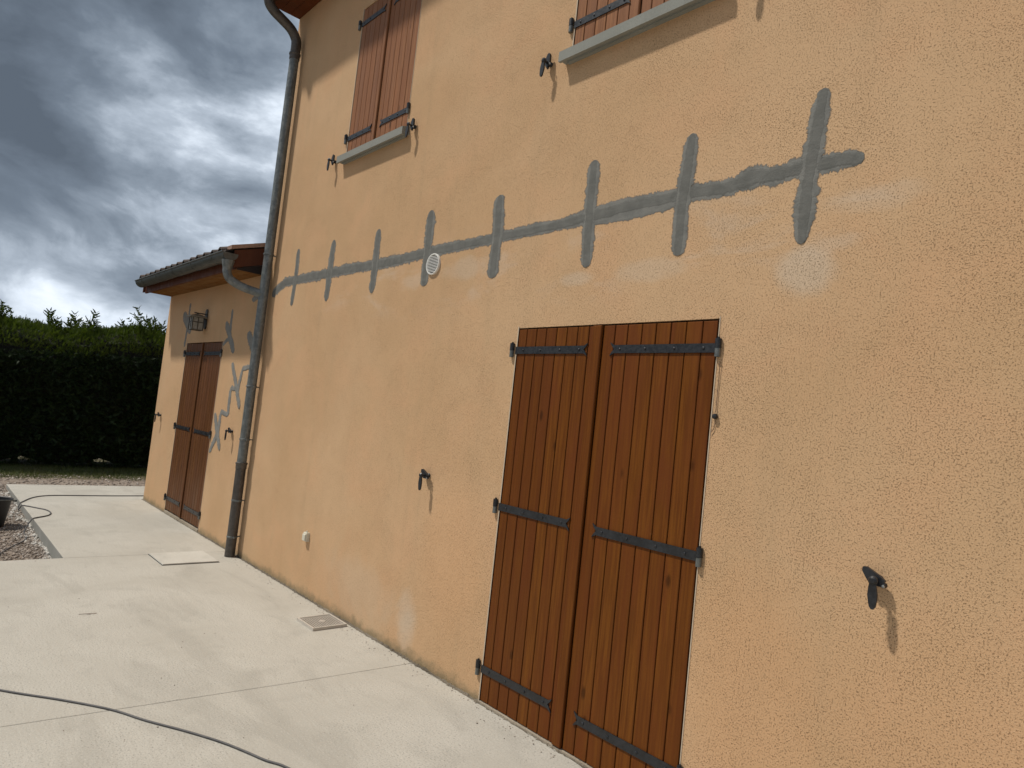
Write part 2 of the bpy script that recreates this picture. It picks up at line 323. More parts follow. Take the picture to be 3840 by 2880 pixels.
# ------------------------------------------------------------------ mesh helpers
class MB:
    def __init__(s): s.v = []; s.f = []; s.mi = []; s.a = []
    def add(s, vs, fs, mi=0, a=None):
        o = len(s.v); s.v += [tuple(p) for p in vs]; s.f += [tuple(o + i for i in f) for f in fs]; s.mi += [mi] * len(fs)
        s.a += list(a) if a is not None else [1.0] * len(vs)
        return s
    def box(s, x0, x1, y0, y1, z0, z1, mi=0):
        v = [(x, y, z) for x in (x0, x1) for y in (y0, y1) for z in (z0, z1)]
        return s.add(v, [(0, 1, 3, 2), (4, 6, 7, 5), (0, 4, 5, 1), (2, 3, 7, 6), (0, 2, 6, 4), (1, 5, 7, 3)], mi)
    def plank(s, x0, x1, yf, yb, z0, z1, b=0.0025, mi=0):
        """board facing -y with bevelled front edges"""
        v = [(x0, yb, z0), (x1, yb, z0), (x1, yb, z1), (x0, yb, z1), (x0, yf + b, z0), (x1, yf + b, z0), (x1, yf + b, z1), (x0, yf + b, z1),
             (x0 + b, yf, z0 + b), (x1 - b, yf, z0 + b), (x1 - b, yf, z1 - b), (x0 + b, yf, z1 - b)]
        f = [(3, 2, 1, 0), (0, 1, 5, 4), (1, 2, 6, 5), (2, 3, 7, 6), (3, 0, 4, 7), (4, 5, 9, 8), (5, 6, 10, 9), (6, 7, 11, 10), (7, 4, 8, 11), (8, 9, 10, 11)]
        return s.add(v, f, mi)
    def prism(s, poly, axis, a, b, mi=0):
        """extrude a closed 2-D polygon along an axis (0: poly=(y,z), 1: (x,z), 2: (x,y))"""
        def put(p, t): return (t, p[0], p[1]) if axis == 0 else ((p[0], t, p[1]) if axis == 1 else (p[0], p[1], t))
        n = len(poly); v = [put(p, a) for p in poly] + [put(p, b) for p in poly]
        f = [tuple(range(n - 1, -1, -1)), tuple(range(n, 2 * n))] + [(i, (i + 1) % n, n + (i + 1) % n, n + i) for i in range(n)]
        return s.add(v, f, mi)
    def cyl(s, p0, p1, r0, r1=None, n=14, mi=0, caps=True):
        r1 = r0 if r1 is None else r1
        return s.tube([p0, p1], [r0, r1], n, mi, caps)
    def tube(s, path, r, n=10, mi=0, caps=True):
        P = [Vector(p) for p in path]; R = r if isinstance(r, (list, tuple)) else [r] * len(P)
        v = []; prev = None
        for i, p in enumerate(P):
            t = (P[min(i + 1, len(P) - 1)] - P[max(i - 1, 0)]).normalized()
            if prev is None:
                u = t.orthogonal().normalized()
            else:
                u = (prev - t * prev.dot(t)).normalized()
            prev = u; w = t.cross(u)
            for k in range(n):
                a = 2 * math.pi * k / n; v.append(p + (u * math.cos(a) + w * math.sin(a)) * R[i])
        f = []
        for i in range(len(P) - 1):
            for k in range(n):
                f.append((i * n + k, i * n + (k + 1) % n, (i + 1) * n + (k + 1) % n, (i + 1) * n + k))
        if caps: f += [tuple(range(n - 1, -1, -1)), tuple((len(P) - 1) * n + k for k in range(n))]
        return s.add(v, f, mi)
    def lathe(s, prof, c, n=24, mi=0, axis='z', close=False):
        v = []
        for (r, h) in prof:
            for k in range(n):
                a = 2 * math.pi * k / n
                q = (r * math.cos(a), r * math.sin(a))
                v.append((c[0] + q[0], c[1] + q[1], c[2] + h) if axis == 'z' else (c[0] + q[0], c[1] + h, c[2] + q[1]))
        f = []
        for i in range(len(prof) - 1):
            for k in range(n): f.append((i * n + k, i * n + (k + 1) % n, (i + 1) * n + (k + 1) % n, (i + 1) * n + k))
        return s.add(v, f, mi)
    def build(s, name, mats, parent=None, smooth=False, origin=None):
        if not isinstance(mats, (list, tuple)): mats = [mats]
        A = np.array(s.v, float)
        c = (A.min(0) + A.max(0)) / 2; c[2] = A[:, 2].min()
        if origin is not None: c = np.array(origin, float)
        me = bpy.data.meshes.new(name); me.from_pydata((A - c).tolist(), [], s.f)
        for mt in mats: me.materials.append(mt)
        me.polygons.foreach_set('material_index', s.mi)
        if smooth:
            me.polygons.foreach_set('use_smooth', [True] * len(me.polygons))
        if any(x != 1.0 for x in s.a):
            at = me.attributes.new('edge', 'FLOAT', 'POINT'); at.data.foreach_set('value', s.a)
        me.update()
        import bmesh
        bm = bmesh.new(); bm.from_mesh(me); bmesh.ops.recalc_face_normals(bm, faces=bm.faces)
        if smooth:
            for e in bm.edges:
                if len(e.link_faces) == 2 and e.calc_face_angle(0) > 0.7: e.smooth = False
        bm.to_mesh(me); bm.free()
        o = bpy.data.objects.new(name, me); COL.objects.link(o)
        put(o, c, parent)
        return o
WL = {}
def put(o, c, parent):
    c = Vector(c); WL[o.name] = c
    if parent is not None:
        o.parent = parent; o.location = c - WL[parent.name]
    else: o.location = c
def tag(o, label=None, cat=None, group=None, kind=None):
    if label: o['label'] = label
    if cat: o['category'] = cat
    if group: o['group'] = group
    if kind: o['kind'] = kind
    return o
def thing(name, loc, label=None, cat=None, group=None, kind=None):
    o = bpy.data.objects.new(name, None); COL.objects.link(o); o.empty_display_size = 0.1; put(o, loc, None)
    return tag(o, label, cat, group, kind)
def raw_mesh(name, V, F, mat, parent=None, rnd=None, smooth=False, loc=(0, 0, 0)):
    """big numpy meshes: V (n,3), F (m,k)"""
    V = np.asarray(V, np.float32); F = np.asarray(F, np.int32); k = F.shape[1]
    me = bpy.data.meshes.new(name)
    me.vertices.add(len(V)); me.vertices.foreach_set('co', (V - np.array(loc, np.float32)).ravel())
    me.loops.add(F.size); me.loops.foreach_set('vertex_index', F.ravel())
    me.polygons.add(len(F)); me.polygons.foreach_set('loop_start', np.arange(0, F.size, k, dtype=np.int32))
    me.update(calc_edges=True)
    if rnd is not None:
        at = me.attributes.new('rnd', 'FLOAT', 'POINT'); at.data.foreach_set('value', np.asarray(rnd, np.float32))
    me.materials.append(mat); me.validate()
    if smooth: me.polygons.foreach_set('use_smooth', [True] * len(me.polygons))
    o = bpy.data.objects.new(name, me); COL.objects.link(o); put(o, loc, parent)
    return o

# ------------------------------------------------------------------ ground
def gz(x):
    t = min(max((-7.0 - x) / 5.0, 0), 1); return -0.13 + 0.08 * t
xs = [-260, -60, -30, -20, -16, -14, -13, -12, -11, -10, -9, -8, -7, -5, 0, 6, 30, 260]; ys = [-260, -40, -12, -6, -4, -3, -2, -1.4, 0, 3, 9, 30, 260]
b = MB(); vs = [(x, y, gz(x)) for x in xs for y in ys]; ny = len(ys)
b.add(vs, [(i * ny + j, (i + 1) * ny + j, (i + 1) * ny + j + 1, i * ny + j + 1) for i in range(len(xs) - 1) for j in range(ny - 1)])
tag(b.build('ground', M['ground'], smooth=True), kind='structure')

# terrace: cast slabs parted by saw-cut joints
terr = thing('terrace', (-4, -2, -0.12), kind='structure')
J = 0.0012
def slab(poly, top=0.0):
    mb = MB(); n = len(poly)
    mb.add([(x, y, -0.20) for x, y in poly] + [(x, y, top - 0.004) for x, y in poly], [(i, (i + 1) % n, n + (i + 1) % n, n + i) for i in range(n)], 1)
    cx = sum(p[0] for p in poly) / n; cy = sum(p[1] for p in poly) / n
    ins = []
    for i in range(n):                        # small arris on the top edge
        p0, p1, p2 = [Vector((*poly[j % n], 0)) for j in (i - 1, i, i + 1)]
        d1 = (p1 - p0).normalized(); d2 = (p2 - p1).normalized()
        n1 = Vector((-d1.y, d1.x, 0)); n2 = Vector((-d2.y, d2.x, 0)); q = p1 + (n1 + n2) * 0.0018
        ins.append((q.x, q.y))
    mb.add([(x, y, top - 0.004) for x, y in poly] + [(x, y, top) for x, y in ins], [(i, (i + 1) % n, n + (i + 1) % n, n + i) for i in range(n)] + [tuple(range(n, 2 * n))], 0)
    return mb.build('slab', [M['slab'], M['formwork']], terr)
slab([(-3.655 + J, -7), (6, -7), (6, -0.014), (-3.607 + J, -0.014), (-3.649 + J, -0.805), (-3.758 + J, -2.15)][0:6])
slab([(-7.032 + J, -7), (-3.658 - J, -7), (-3.758 - J, -2.15), (-3.649 - J, -0.805), (-3.607 - J, -0.014), (-6.985 + J, -0.014), (-7.032 + J, -1.43)])
slab([(-11.72, -1.43), (-7.032 - J, -1.43), (-6.985 - J, -0.014), (-10.402, -0.014), (-10.402, 5.0), (-11.66, 5.0)])
# crumbling joint between slab and wall, with a low threshold under the door shutters
b = MB(); xx = np.arange(-10.40, 4.0, 0.02); top = -0.012 + 0.012 * RNG.random(len(xx)) ; dep = -0.017 - 0.012 * RNG.random(len(xx)) ** 2
vs = []
for x, t, q in zip(xx, top, dep): vs += [(x, 0.02, -0.1), (x, 0.0, t + 0.012), (x, -0.009, t + 0.006), (x, q, 0.0015)]
b.add(vs, [(i * 4 + k, i * 4 + k + 1, i * 4 + 5 + k, i * 4 + 4 + k) for i in range(len(xx) - 1) for k in range(3)])
tag(b.build('wall_joint', M['joint'], terr), None)

# ------------------------------------------------------------------ house
main = thing('house', (-1.5, 2, -0.1), 'two-storey house wall in ochre render with a stitched grey crack and brown shutters', 'house')
wing = thing('house_extension', (-8.7, 2, -0.1), 'low ochre extension of the house with tiled eave, lantern and narrow shutters', 'house')
DOOR = (-2.939, -1.613, 0.0, 2.179); WIN1 = (-5.469, -4.496, 3.79, 5.172); WIN2 = (-2.733, -1.760, 3.79, 5.172); WDOOR = (-9.330, -7.995, 0.0, 2.195)
def facade(name, x0, x1, z0, z1, holes, parent, th=0.25):
    X = sorted({x0, x1, *[h[0] for h in holes], *[h[1] for h in holes]}); Z = sorted({z0, z1, *[h[2] for h in holes], *[h[3] for h in holes]})
    mb = MB()
    def inside(cx, cz): return any(h[0] < cx < h[1] and h[2] < cz < h[3] for h in holes)
    for i in range(len(X) - 1):
        for j in range(len(Z) - 1):
            if inside((X[i] + X[i + 1]) / 2, (Z[j] + Z[j + 1]) / 2): continue
            mb.add([(X[i], 0, Z[j]), (X[i + 1], 0, Z[j]), (X[i + 1], 0, Z[j + 1]), (X[i], 0, Z[j + 1])], [(0, 1, 2, 3)])
            mb.add([(X[i], th, Z[j]), (X[i + 1], th, Z[j]), (X[i + 1], th, Z[j + 1]), (X[i], th, Z[j + 1])], [(3, 2, 1, 0)])
    for h in holes:
        a, b_, c, d_ = h; q = [(a, c), (b_, c), (b_, d_), (a, d_)]
        for k in range(4):
            (xa, za), (xb, zb) = q[k], q[(k + 1) % 4]
            mb.add([(xa, 0, za), (xb, 0, zb), (xb, th, zb), (xa, th, za)], [(0, 1, 2, 3)])
    q = [(x0, z0), (x1, z0), (x1, z1), (x0, z1)]
    for k in range(4):
        (xa, za), (xb, zb) = q[k], q[(k + 1) % 4]
        mb.add([(xa, 0, za), (xb, 0, zb), (xb, th, zb), (xa, th, za)], [(0, 1, 2, 3)])
    return mb
mb = facade('wall', -6.960, 4.2, -0.15, 5.70, [DOOR, WIN1, WIN2], main)
mb.box(-6.960, -6.71, 0.25, 8.0, -0.15, 5.70); mb.box(3.95, 4.2, 0.25, 8.0, -0.15, 5.70); mb.box(-6.71, 3.95, 7.75, 8.0, -0.15, 5.70)
mb.box(-6.71, 3.95, 0.25, 7.75, 5.55, 5.60); mb.box(-6.71, 3.95, 0.25, 0.27, -.15, 5.55)
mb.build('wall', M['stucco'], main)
mb = facade('wall', -10.386, -6.960, -0.15, 2.95, [WDOOR], wing)
mb.box(-10.386, -10.136, 0.25, 6.0, -0.15, 2.95); mb.box(-10.136, -6.96, 5.75, 6.0, -0.15, 2.95)
mb.box(-10.136, -6.962, 0.25, 0.27, -.15, 2.95)
mb.build('wall', M['stucco'], wing)
# smooth plaster arris round the openings
def bead(h, parent, bottom=False):
    a, b_, c, d_ = h; w = 0.008
    for p, q in ((a - w, a), (b_, b_ + w * 0.6)): MB().box(p, q, -0.0025, 0.03, c, d_ + w).build('plaster_edge', M['bead'], parent)
bead(DOOR, main); bead(WIN1, main); bead(WIN2, main); bead(WDOOR, wing)

# ---- shutters: leaf (mesh backing) > planks, strap hinges, pintles, cover strip
def strap(parent, x_h, x_t, z, y, hgt=0.042):
    """strap hinge from the knuckle side x_h to the forked tip x_t"""
    s = 1 if x_t > x_h else -1; h = hgt / 2; t = 0.006
    mb = MB(); L = abs(x_t - x_h); P = lambda u, w: (x_h + s * u, z + w)
    poly = [P(-0.012, -h), P(L - 0.035, -h), P(L - 0.012, -h - 0.004), P(L, -h - 0.013), P(L - 0.008, -h + 0.009), P(L - 0.020, 0), P(L - 0.008, h - 0.009), P(L, h + 0.013), P(L - 0.012, h + 0.004), P(L - 0.035, h), P(-0.012, h)]
    if s < 0: poly = poly[::-1]
    # build as two convex halves so the fork fills cleanly
    k = len(poly)
    top = [P(-0.012, 0), P(L - 0.020, 0), P(L - 0.008, h - 0.009), P(L, h + 0.013), P(L - 0.012, h + 0.004), P(L - 0.035, h), P(-0.012, h)]
    bot = [P(-0.012, 0), P(L - 0.020, 0), P(L - 0.008, -h + 0.009), P(L, -h - 0.013), P(L - 0.012, -h - 0.004), P(L - 0.035, -h), P(-0.012, -h)]
    # strap body and tips as separate convex pieces
    mb.box(min(x_h - s * 0.012, x_h + s * (L - 0.022)), max(x_h - s * 0.012, x_h + s * (L - 0.022)), y - t, y, z - h, z + h)
    for q in (1, -1):
        tip = [P(L - 0.022, q * h), P(L - 0.010, q * (h + 0.006)), P(L + 0.004, q * (h + 0.014)), P(L - 0.006, q * (h - 0.004)), P(L - 0.022, q * 0.001)]
        mb.prism(tip, 1, y - t, y)
    for f in (0.10, 0.36, 0.64, 0.90):
        u = x_h + s * L * f
        mb.lathe([(0.0068, 0.0), (0.0062, -0.003), (0.003, -0.0048), (0.0, -0.005)], (u, y - t, z), 10, 1, 'y')
    return mb.build('strap_hinge', [M['iron'], M['bolt']], parent)
def pintle(parent, x, z, y, ht=0.082):
    mb = MB(); c = (x, y - 0.012)
    mb.cyl((c[0], c[1], z - 0.001), (c[0], c[1], z + ht / 2), 0.0145, n=14, mi=0)
    mb.cyl((c[0], c[1], z + ht / 2), (c[0], c[1], z + ht / 2 + 0.008), 0.006, n=8, mi=0)
    mb.cyl((c[0], c[1], z - ht / 2), (c[0], c[1], z - 0.002), 0.013, n=14, mi=1)
    mb.box(c[0] - 0.006, c[0] + 0.006, c[1], 0.02, z - ht / 2 + 0.008, z - 0.006, 1)
    return mb.build('hinge_pin', [M['iron'], M['pintle']], parent, smooth=True)
def leaf(parent, x0, x1, z0, z1, joints, hinges, hinge_left, strip, wood, label, tips, pin_x, yf=0.002):
    mb = MB(); mb.box(x0 + 0.002, x1 - 0.002, yf + 0.0175, yf + 0.034, z0 + 0.004, z1 - 0.004)
    lf = mb.build('shutter', M['backing'], parent); tag(lf, label)
    g = 0.0023
    for a, c in zip(joints[:-1], joints[1:]):
        MB().plank(a + (g if a > joints[0] else 0.0), c - g, yf + random.uniform(-.0006, .0006), yf + 0.017, z0, z1).build('plank', wood, lf)
    if strip:
        MB().plank(strip[0], strip[1], yf - 0.016, yf - 0.001, z0 + 0.001, z1 + 0.001, 0.004).build('cover_strip', wood, lf)
    for z in hinges:
        strap(lf, x0 if hinge_left else x1, tips, z, yf - 0.0012)
        pintle(lf, pin_x, z, 0.002)
    return lf
jt = [-2.936, -2.869, -2.788, -2.709, -2.626, -2.547, -2.467, -2.385, -2.294]
leaf(main, -2.936, -2.294, 0.013, 2.170, jt, (2.045, 1.120, 0.188), True, (-2.347, -2.288), M['door_wood'], 'left leaf of the large ground-floor door shutters, with the cover strip', -2.385, -2.972)
jt = [-2.283, -2.208, -2.126, -2.038, -1.954, -1.869, -1.784, -1.697, -1.620]
leaf(main, -2.283, -1.620, 0.013, 2.170, jt, (2.045, 1.120, 0.188), False, None, M['door_wood'], 'right leaf of the large ground-floor door shutters', -2.222, -1.604)
jt = [-5.466, -5.393, -5.316, -5.231, -5.149, -5.066, -4.998]
leaf(main, -5.466, -4.998, 3.83, 5.163, jt, (5.025, 3.968), True, (-5.030, -4.990), M['pale_wood'], 'left leaf of the far upper-floor window shutters', -5.070, -5.500)
jt = [-4.985, -4.913, -4.834, -4.756, -4.669, -4.586, -4.504]
leaf(main, -4.985, -4.504, 3.83, 5.163, jt, (5.025, 3.968), False, None, M['pale_wood'], 'right leaf of the far upper-floor window shutters', -4.928, -4.492)
jt = [-2.730, -2.659, -2.577, -2.496, -2.413, -2.332, -2.262]
leaf(main, -2.730, -2.262, 3.83, 5.163, jt, (5.025, 3.975), True, (-2.294, -2.254), M['pale_wood'], 'left leaf of the near upper-floor window shutters', -2.328, -2.760)
jt = [-2.249, -2.181, -2.101, -2.020, -1.938, -1.853, -1.768]
leaf(main, -2.249, -1.768, 3.83, 5.163, jt, (5.025, 3.975), False, None, M['pale_wood'], 'right leaf of the near upper-floor window shutters', -2.192, -1.756)
jl = list(np.linspace(-9.327, -8.672, 9)); jr = list(np.linspace(-8.660, -8.003, 9))
leaf(wing, -9.327, -8.672, 0.045, 2.185, jl, (2.055, 1.110, 0.190), True, (-8.715, -8.664), M['wing_wood'], 'left leaf of the shutters on the low extension', -8.765, -9.362)
leaf(wing, -8.660, -8.003, 0.045, 2.185, jr, (2.055, 1.110, 0.190), False, None, M['wing_wood'], 'right leaf of the shutters on the low extension', -8.600, -7.985)
for h, p in ((DOOR, main), (WDOOR, wing)):        # thresholds under the door shutters
    MB().box(h[0], h[1], -0.010, 0.25, -0.1, 0.009 if p is main else 0.030).build('threshold', M['threshold'], p)

# ---- window sills with a drip groove
def sill(x0, x1):
    prof = [(0.05, 3.832), (-0.066, 3.795), (-0.066, 3.735), (-0.047, 3.735), (-0.044, 3.747), (-0.026, 3.747), (-0.023, 3.738), (0.05, 3.738)]
    # convex pieces
    mb = MB(); mb.prism([(0.05, 3.832), (-0.066, 3.795), (-0.066, 3.747), (0.05, 3.747)], 0, x0, x1)
    mb.prism([(-0.066, 3.7468), (-0.066, 3.735), (-0.048, 3.735), (-0.045, 3.7468)], 0, x0, x1)
    mb.prism([(-0.026, 3.7468), (-0.023, 3.737), (0.05, 3.737), (0.05, 3.7468)], 0, x0 + .03, x1 - .03)
    return mb.build('window_sill', M['sill'], main)
sill(-5.512, -4.449); sill(-2.778, -1.716)

# ---- repaired crack: grey mortar smears laid on the render
def stroke(pts, y, w_scale=1.0, step=0.006, jit=0.14, seed=0, thick=0.0004, mi=0, mb=None, soft=0.0):
    rng = np.random.default_rng(seed); P = np.array(pts, float)
    seg = np.hypot(np.diff(P[:, 0]), np.diff(P[:, 1])); T = np.concatenate([[0], np.cumsum(seg)]); L = T[-1]
    n = max(int(L / step), 8); t = np.linspace(0, L, n)
    x = np.interp(t, T, P[:, 0]); z = np.interp(t, T, P[:, 1]); w = np.interp(t, T, P[:, 2]) * w_scale
    k = max(int(0.03 / step), 2)
    ker = np.ones(k) / k
    sm = lambda a: np.convolve(np.pad(a, (k, k), 'edge'), ker, 'same')[k:-k]
    x, z, w = sm(x), sm(z), sm(w)
    tx = np.gradient(x); tz = np.gradient(z); nn = np.hypot(tx, tz) + 1e-9; nx, nz = -tz / nn, tx / nn
    c0, c1 = rng.uniform(0.9, 2.3, 2)                     # ends drawn out by the trowel
    e_ = np.minimum(t / c0, (L - t) / c1)
    cap = np.sqrt(np.clip(1 - np.clip(1 - e_ / (w + 1e-6), 0, 1) ** 2, 0.02, 1))
    lowf = lambda s_: np.interp(t, np.linspace(0, L, max(int(L / s_), 3)), rng.normal(0, 1, max(int(L / s_), 3)))
    wa = w * cap * (1 + jit * (0.55 * lowf(0.05) + 0.55 * lowf(0.016) + 0.5 * rng.normal(0, 1, n)).clip(-2.2, 2.2))
    wb = w * cap * (1 + jit * (0.55 * lowf(0.05) + 0.55 * lowf(0.016) + 0.5 * rng.normal(0, 1, n)).clip(-2.2, 2.2))
    v = []; a = []
    for i in range(n):
        for q, yy, al in ((-wa[i] * 1.12, -0.0002, 0.0), (-wa[i] * 0.66, y - thick, 1.0), (wb[i] * 0.66, y - thick, 1.0), (wb[i] * 1.12, -0.0002, 0.0)):
            v.append((x[i] + nx[i] * q, yy, z[i] + nz[i] * q)); a.append(al if mi == 0 else al + 0.15)
    mb = mb or MB()
    mb.add(v, [(i * 4 + k2, i * 4 + k2 + 1, i * 4 + 5 + k2, i * 4 + 4 + k2) for i in range(n - 1) for k2 in range(3)], mi, a)
    return mb
MAIN = [(-6.735, 2.638, .030), (-6.712, 2.652, .030), (-6.618, 2.698, .030), (-6.444, 2.757, .031), (-6.211, 2.758, .030), (-5.523, 2.756, .030), (-5.182, 2.761, .029), (-4.706, 2.748, .0285), (-4.409, 2.751, .0275),
        (-4.009, 2.765, .026), (-3.799, 2.766, .0255), (-3.447, 2.766, .024), (-3.23, 2.77, .023), (-3.028, 2.769, .022), (-2.779, 2.769, .0215), (-2.62, 2.770, .023), (-2.482, 2.784, .024), (-2.338, 2.784, .024),
        (-2.232, 2.793, .024), (-2.084, 2.791, .023), (-1.963, 2.791, .023), (-1.864, 2.794, .024), (-1.753, 2.791, .022), (-1.655, 2.783, .022), (-1.584, 2.792, .023), (-1.537, 2.805, .029), (-1.489, 2.806, .029),
        (-1.441, 2.797, .024), (-1.37, 2.797, .022), (-1.265, 2.80, .023), (-1.188, 2.798, .021), (-1.104, 2.797, .020), (-1.043, 2.786, .018)]
MARKS = [[(-6.23, 3.068, .028), (-6.214, 2.822, .028), (-6.235, 2.505, .026)], [(-5.499, 3.06, .034), (-5.509, 2.755, .038), (-5.511, 2.502, .034)], [(-4.734, 3.046, .034), (-4.733, 2.751, .035), (-4.731, 2.517, .032)],
         [(-4.017, 3.08, .042), (-4.007, 2.802, .037), (-4.004, 2.516, .032)], [(-3.256, 3.051, .038), (-3.241, 2.79, .036), (-3.243, 2.678, .034), (-3.244, 2.60, .035), (-3.245, 2.506, .044)],
         [(-2.471, 3.103, .031), (-2.47, 2.818, .031), (-2.453, 2.493, .030)], [(-1.848, 3.095, .029), (-1.863, 2.858, .034), (-1.872, 2.718, .029), (-1.868, 2.49, .028)],
         [(-1.226, 3.128, .026), (-1.252, 2.858, .033), (-1.263, 2.738, .028), (-1.266, 2.628, .035), (-1.270, 2.470, .018)]]
mb = stroke([(x, z, w * (1.70 if x < -2.6 else 1.95)) for x, z, w in MAIN], -0.0006, 1.0, seed=1, jit=0.14)
stroke([(-2.46, 2.745, .02), (-2.2, 2.752, .035), (-2.0, 2.757, .03), (-1.87, 2.762, .02)], -0.0009, 1.0, seed=31, mb=mb, jit=.12)
stroke([(-2.46, 2.80, .02), (-2.30, 2.815, .03), (-2.15, 2.81, .015)], -0.0008, 1.0, seed=32, mb=mb, jit=.12)
stroke([(-1.60, 2.80, .02), (-1.52, 2.826, .03), (-1.42, 2.81, .02)], -0.0007, 1.0, seed=33, mb=mb, jit=.12)
stroke([(x, z, w * (1.0 if x < -2.6 else 1.18)) for x, z, w in MAIN], -0.0016, 1.18, seed=2, mi=1, mb=mb, jit=0.10)
mb.build('mortar_patch', [M['mortar_thin'], M['mortar_core']], main)
for i, mk in enumerate(MARKS):
    mb = stroke([(x, z, w * 1.50) for x, z, w in mk], -0.0023, 1.0, seed=40 + i, jit=0.11)
    stroke(mk, -0.0030, 1.04, seed=60 + i, mi=1, mb=mb, jit=0.09)
    mb.build('mortar_patch', [M['mortar_thin'], M['mortar_core']], main)
WINGM = [[[(-9.425, 2.734, .040), (-9.425, 2.371, .042), (-9.455, 2.142, .036)]], [[(-9.677, 2.604, .07), (-9.458, 2.46, .075), (-9.249, 2.339, .07)]],
         [[(-7.825, 2.565, .038), (-7.807, 2.32, .040), (-7.807, 2.206, .036)]], [[(-7.985, 2.419, .055), (-7.791, 2.243, .058), (-7.6, 2.06, .05)]],
         [[(-7.985, 2.150, .027), (-7.876, 2.207, .03), (-7.786, 2.228, .027)]], [[(-7.262, 2.274, .065), (-7.133, 2.171, .065), (-7.0, 2.06, .06)]],
         [[(-7.0, 1.915, .028), (-7.076, 1.907, .028), (-7.27, 1.886, .03), (-7.290, 1.83, .04), (-7.331, 1.672, .04), (-7.36, 1.655, .03), (-7.53, 1.668, .03), (-7.553, 1.62, .042), (-7.541, 1.39, .042), (-7.56, 1.368, .03), (-7.74, 1.394, .03), (-7.765, 1.34, .045), (-7.762, 1.177, .048), (-7.966, 0.912, .045)]],
         [[(-7.611, 1.946, .045), (-7.4, 1.695, .048), (-7.216, 1.453, .042)]], [[(-7.945, 1.367, .048), (-7.799, 1.159, .05), (-7.639, 0.968, .045)]], [[(-7.262, 2.633, .035), (-7.132, 2.652, .035), (-6.99, 2.656, .033)]]]
for i, grp in enumerate(WINGM):
    mb = stroke(grp[0], -0.0006 - 0.0007 * i, 0.90, seed=90 + i, jit=0.16)
    mb.build('mortar_patch', [M['mortar_wing']], wing)

# ---- eaves of the extension
SL = 0.32
bd = [(-0.31, -0.212), (-0.208, -0.110), (-0.106, -0.002)]
for a, c in bd: MB().box(-10.386, -6.955, a, c, 2.883, 2.900).build('soffit_board', M['soffit'], wing)
MB().box(-10.40, -6.945, -0.335, -0.3125, 2.862, 2.965).build('fascia_board', M['fascia'], wing)
for xv in (-6.943, -10.425):
    mb = MB(); mb.prism([(-0.36, 2.868), (-0.36, 3.045), (-0.003, 3.045 + 0.357 * SL), (-0.003, 2.868 + 0.357 * SL)], 0, xv, xv + 0.024); mb.build('verge_board', M['fascia'], wing)
MB().prism([(-0.311, 2.861), (-0.311, 2.878), (-0.004, 2.976), (-0.004, 2.861)], 0, -6.942, -6.930).build('gable_infill', M['backing'], wing)
# half-round gutter
def half_gutter(x0, x1, yc, zr, r, parent, thick=0.003):
    mb = MB(); n = 16; xs = np.linspace(x0, x1, 41)
    rng = np.random.default_rng(5)
    v = []
    for i, x in enumerate(xs):
        for k in range(n + 1):
            a = math.pi + math.pi * k / n; dent = 0.0022 * math.sin(x * 9.1) * math.sin(a * 1.0) + 0.0015 * rng.normal() * abs(math.sin(a))
            v.append((x, yc + (r) * math.cos(a), zr + (r + dent) * math.sin(a)))
    for i, x in enumerate(xs):
        for k in range(n + 1):
            a = math.pi + math.pi * k / n; v.append((x, yc + (r - thick) * math.cos(a), zr + 0.0005 + (r - thick) * math.sin(a)))
    m1 = n + 1; o = len(xs) * m1; f = []
    for i in range(len(xs) - 1):
        for k in range(n):
            f.append((i * m1 + k, i * m1 + k + 1, (i + 1) * m1 + k + 1, (i + 1) * m1 + k)); f.append((o + i * m1 + k, o + (i + 1) * m1 + k, o + (i + 1) * m1 + k + 1, o + i * m1 + k + 1))
    mb.add(v, f)
    for x in (x0, x1):
        pol = [(yc + (r + .002) * math.cos(math.pi + math.pi * k / n), zr + (r + .002) * math.sin(math.pi + math.pi * k / n)) for k in range(n + 1)]
        mb.prism(pol, 0, x - 0.002, x + 0.002)
    g = mb.build('gutter', M['gutter'], parent, smooth=True)
    MB().tube([(x0, yc - r - 0.004, zr + 0.002), (x1, yc - r - 0.004, zr + 0.002)], 0.009, 10).build('gutter_bead', M['gutter'], g, smooth=True)
    nb = max(int((x1 - x0) / 0.62), 3)
    for x in np.linspace(x0 + 0.3, x1 - 0.35, nb):
        mb = MB(); pl = [(x, yc + (r + .0035) * math.cos(math.pi + math.pi * k / 12), zr + (r + .0035) * math.sin(math.pi + math.pi * k / 12)) for k in range(13)]
        v = []
        for (xx_, y_, z_) in pl: v += [(xx_ - 0.011, y_, z_), (xx_ + 0.011, y_, z_)]
        v += [(a_, yc + (b_ - yc) * 0.965, zr + (c_ - zr) * 0.965) for a_, b_, c_ in v]
        q = 26
        mb.add(v, [(2 * i, 2 * i + 1, 2 * i + 3, 2 * i + 2) for i in range(12)] + [(q + 2 * i, q + 2 * i + 2, q + 2 * i + 3, q + 2 * i + 1) for i in range(12)] + [(2 * i, 2 * i + 2, q + 2 * i + 2, q + 2 * i) for i in range(12)] + [(2 * i + 1, q + 2 * i + 1, q + 2 * i + 3, 2 * i + 3) for i in range(12)])
        mb.build('gutter_bracket', M['gutter'], g, smooth=True)
    return g
gw = half_gutter(-10.34, -6.885, -0.408, 3.000, 0.074, wing)
gm = half_gutter(-6.985, 4.3, -0.408, 5.760, 0.074, main)

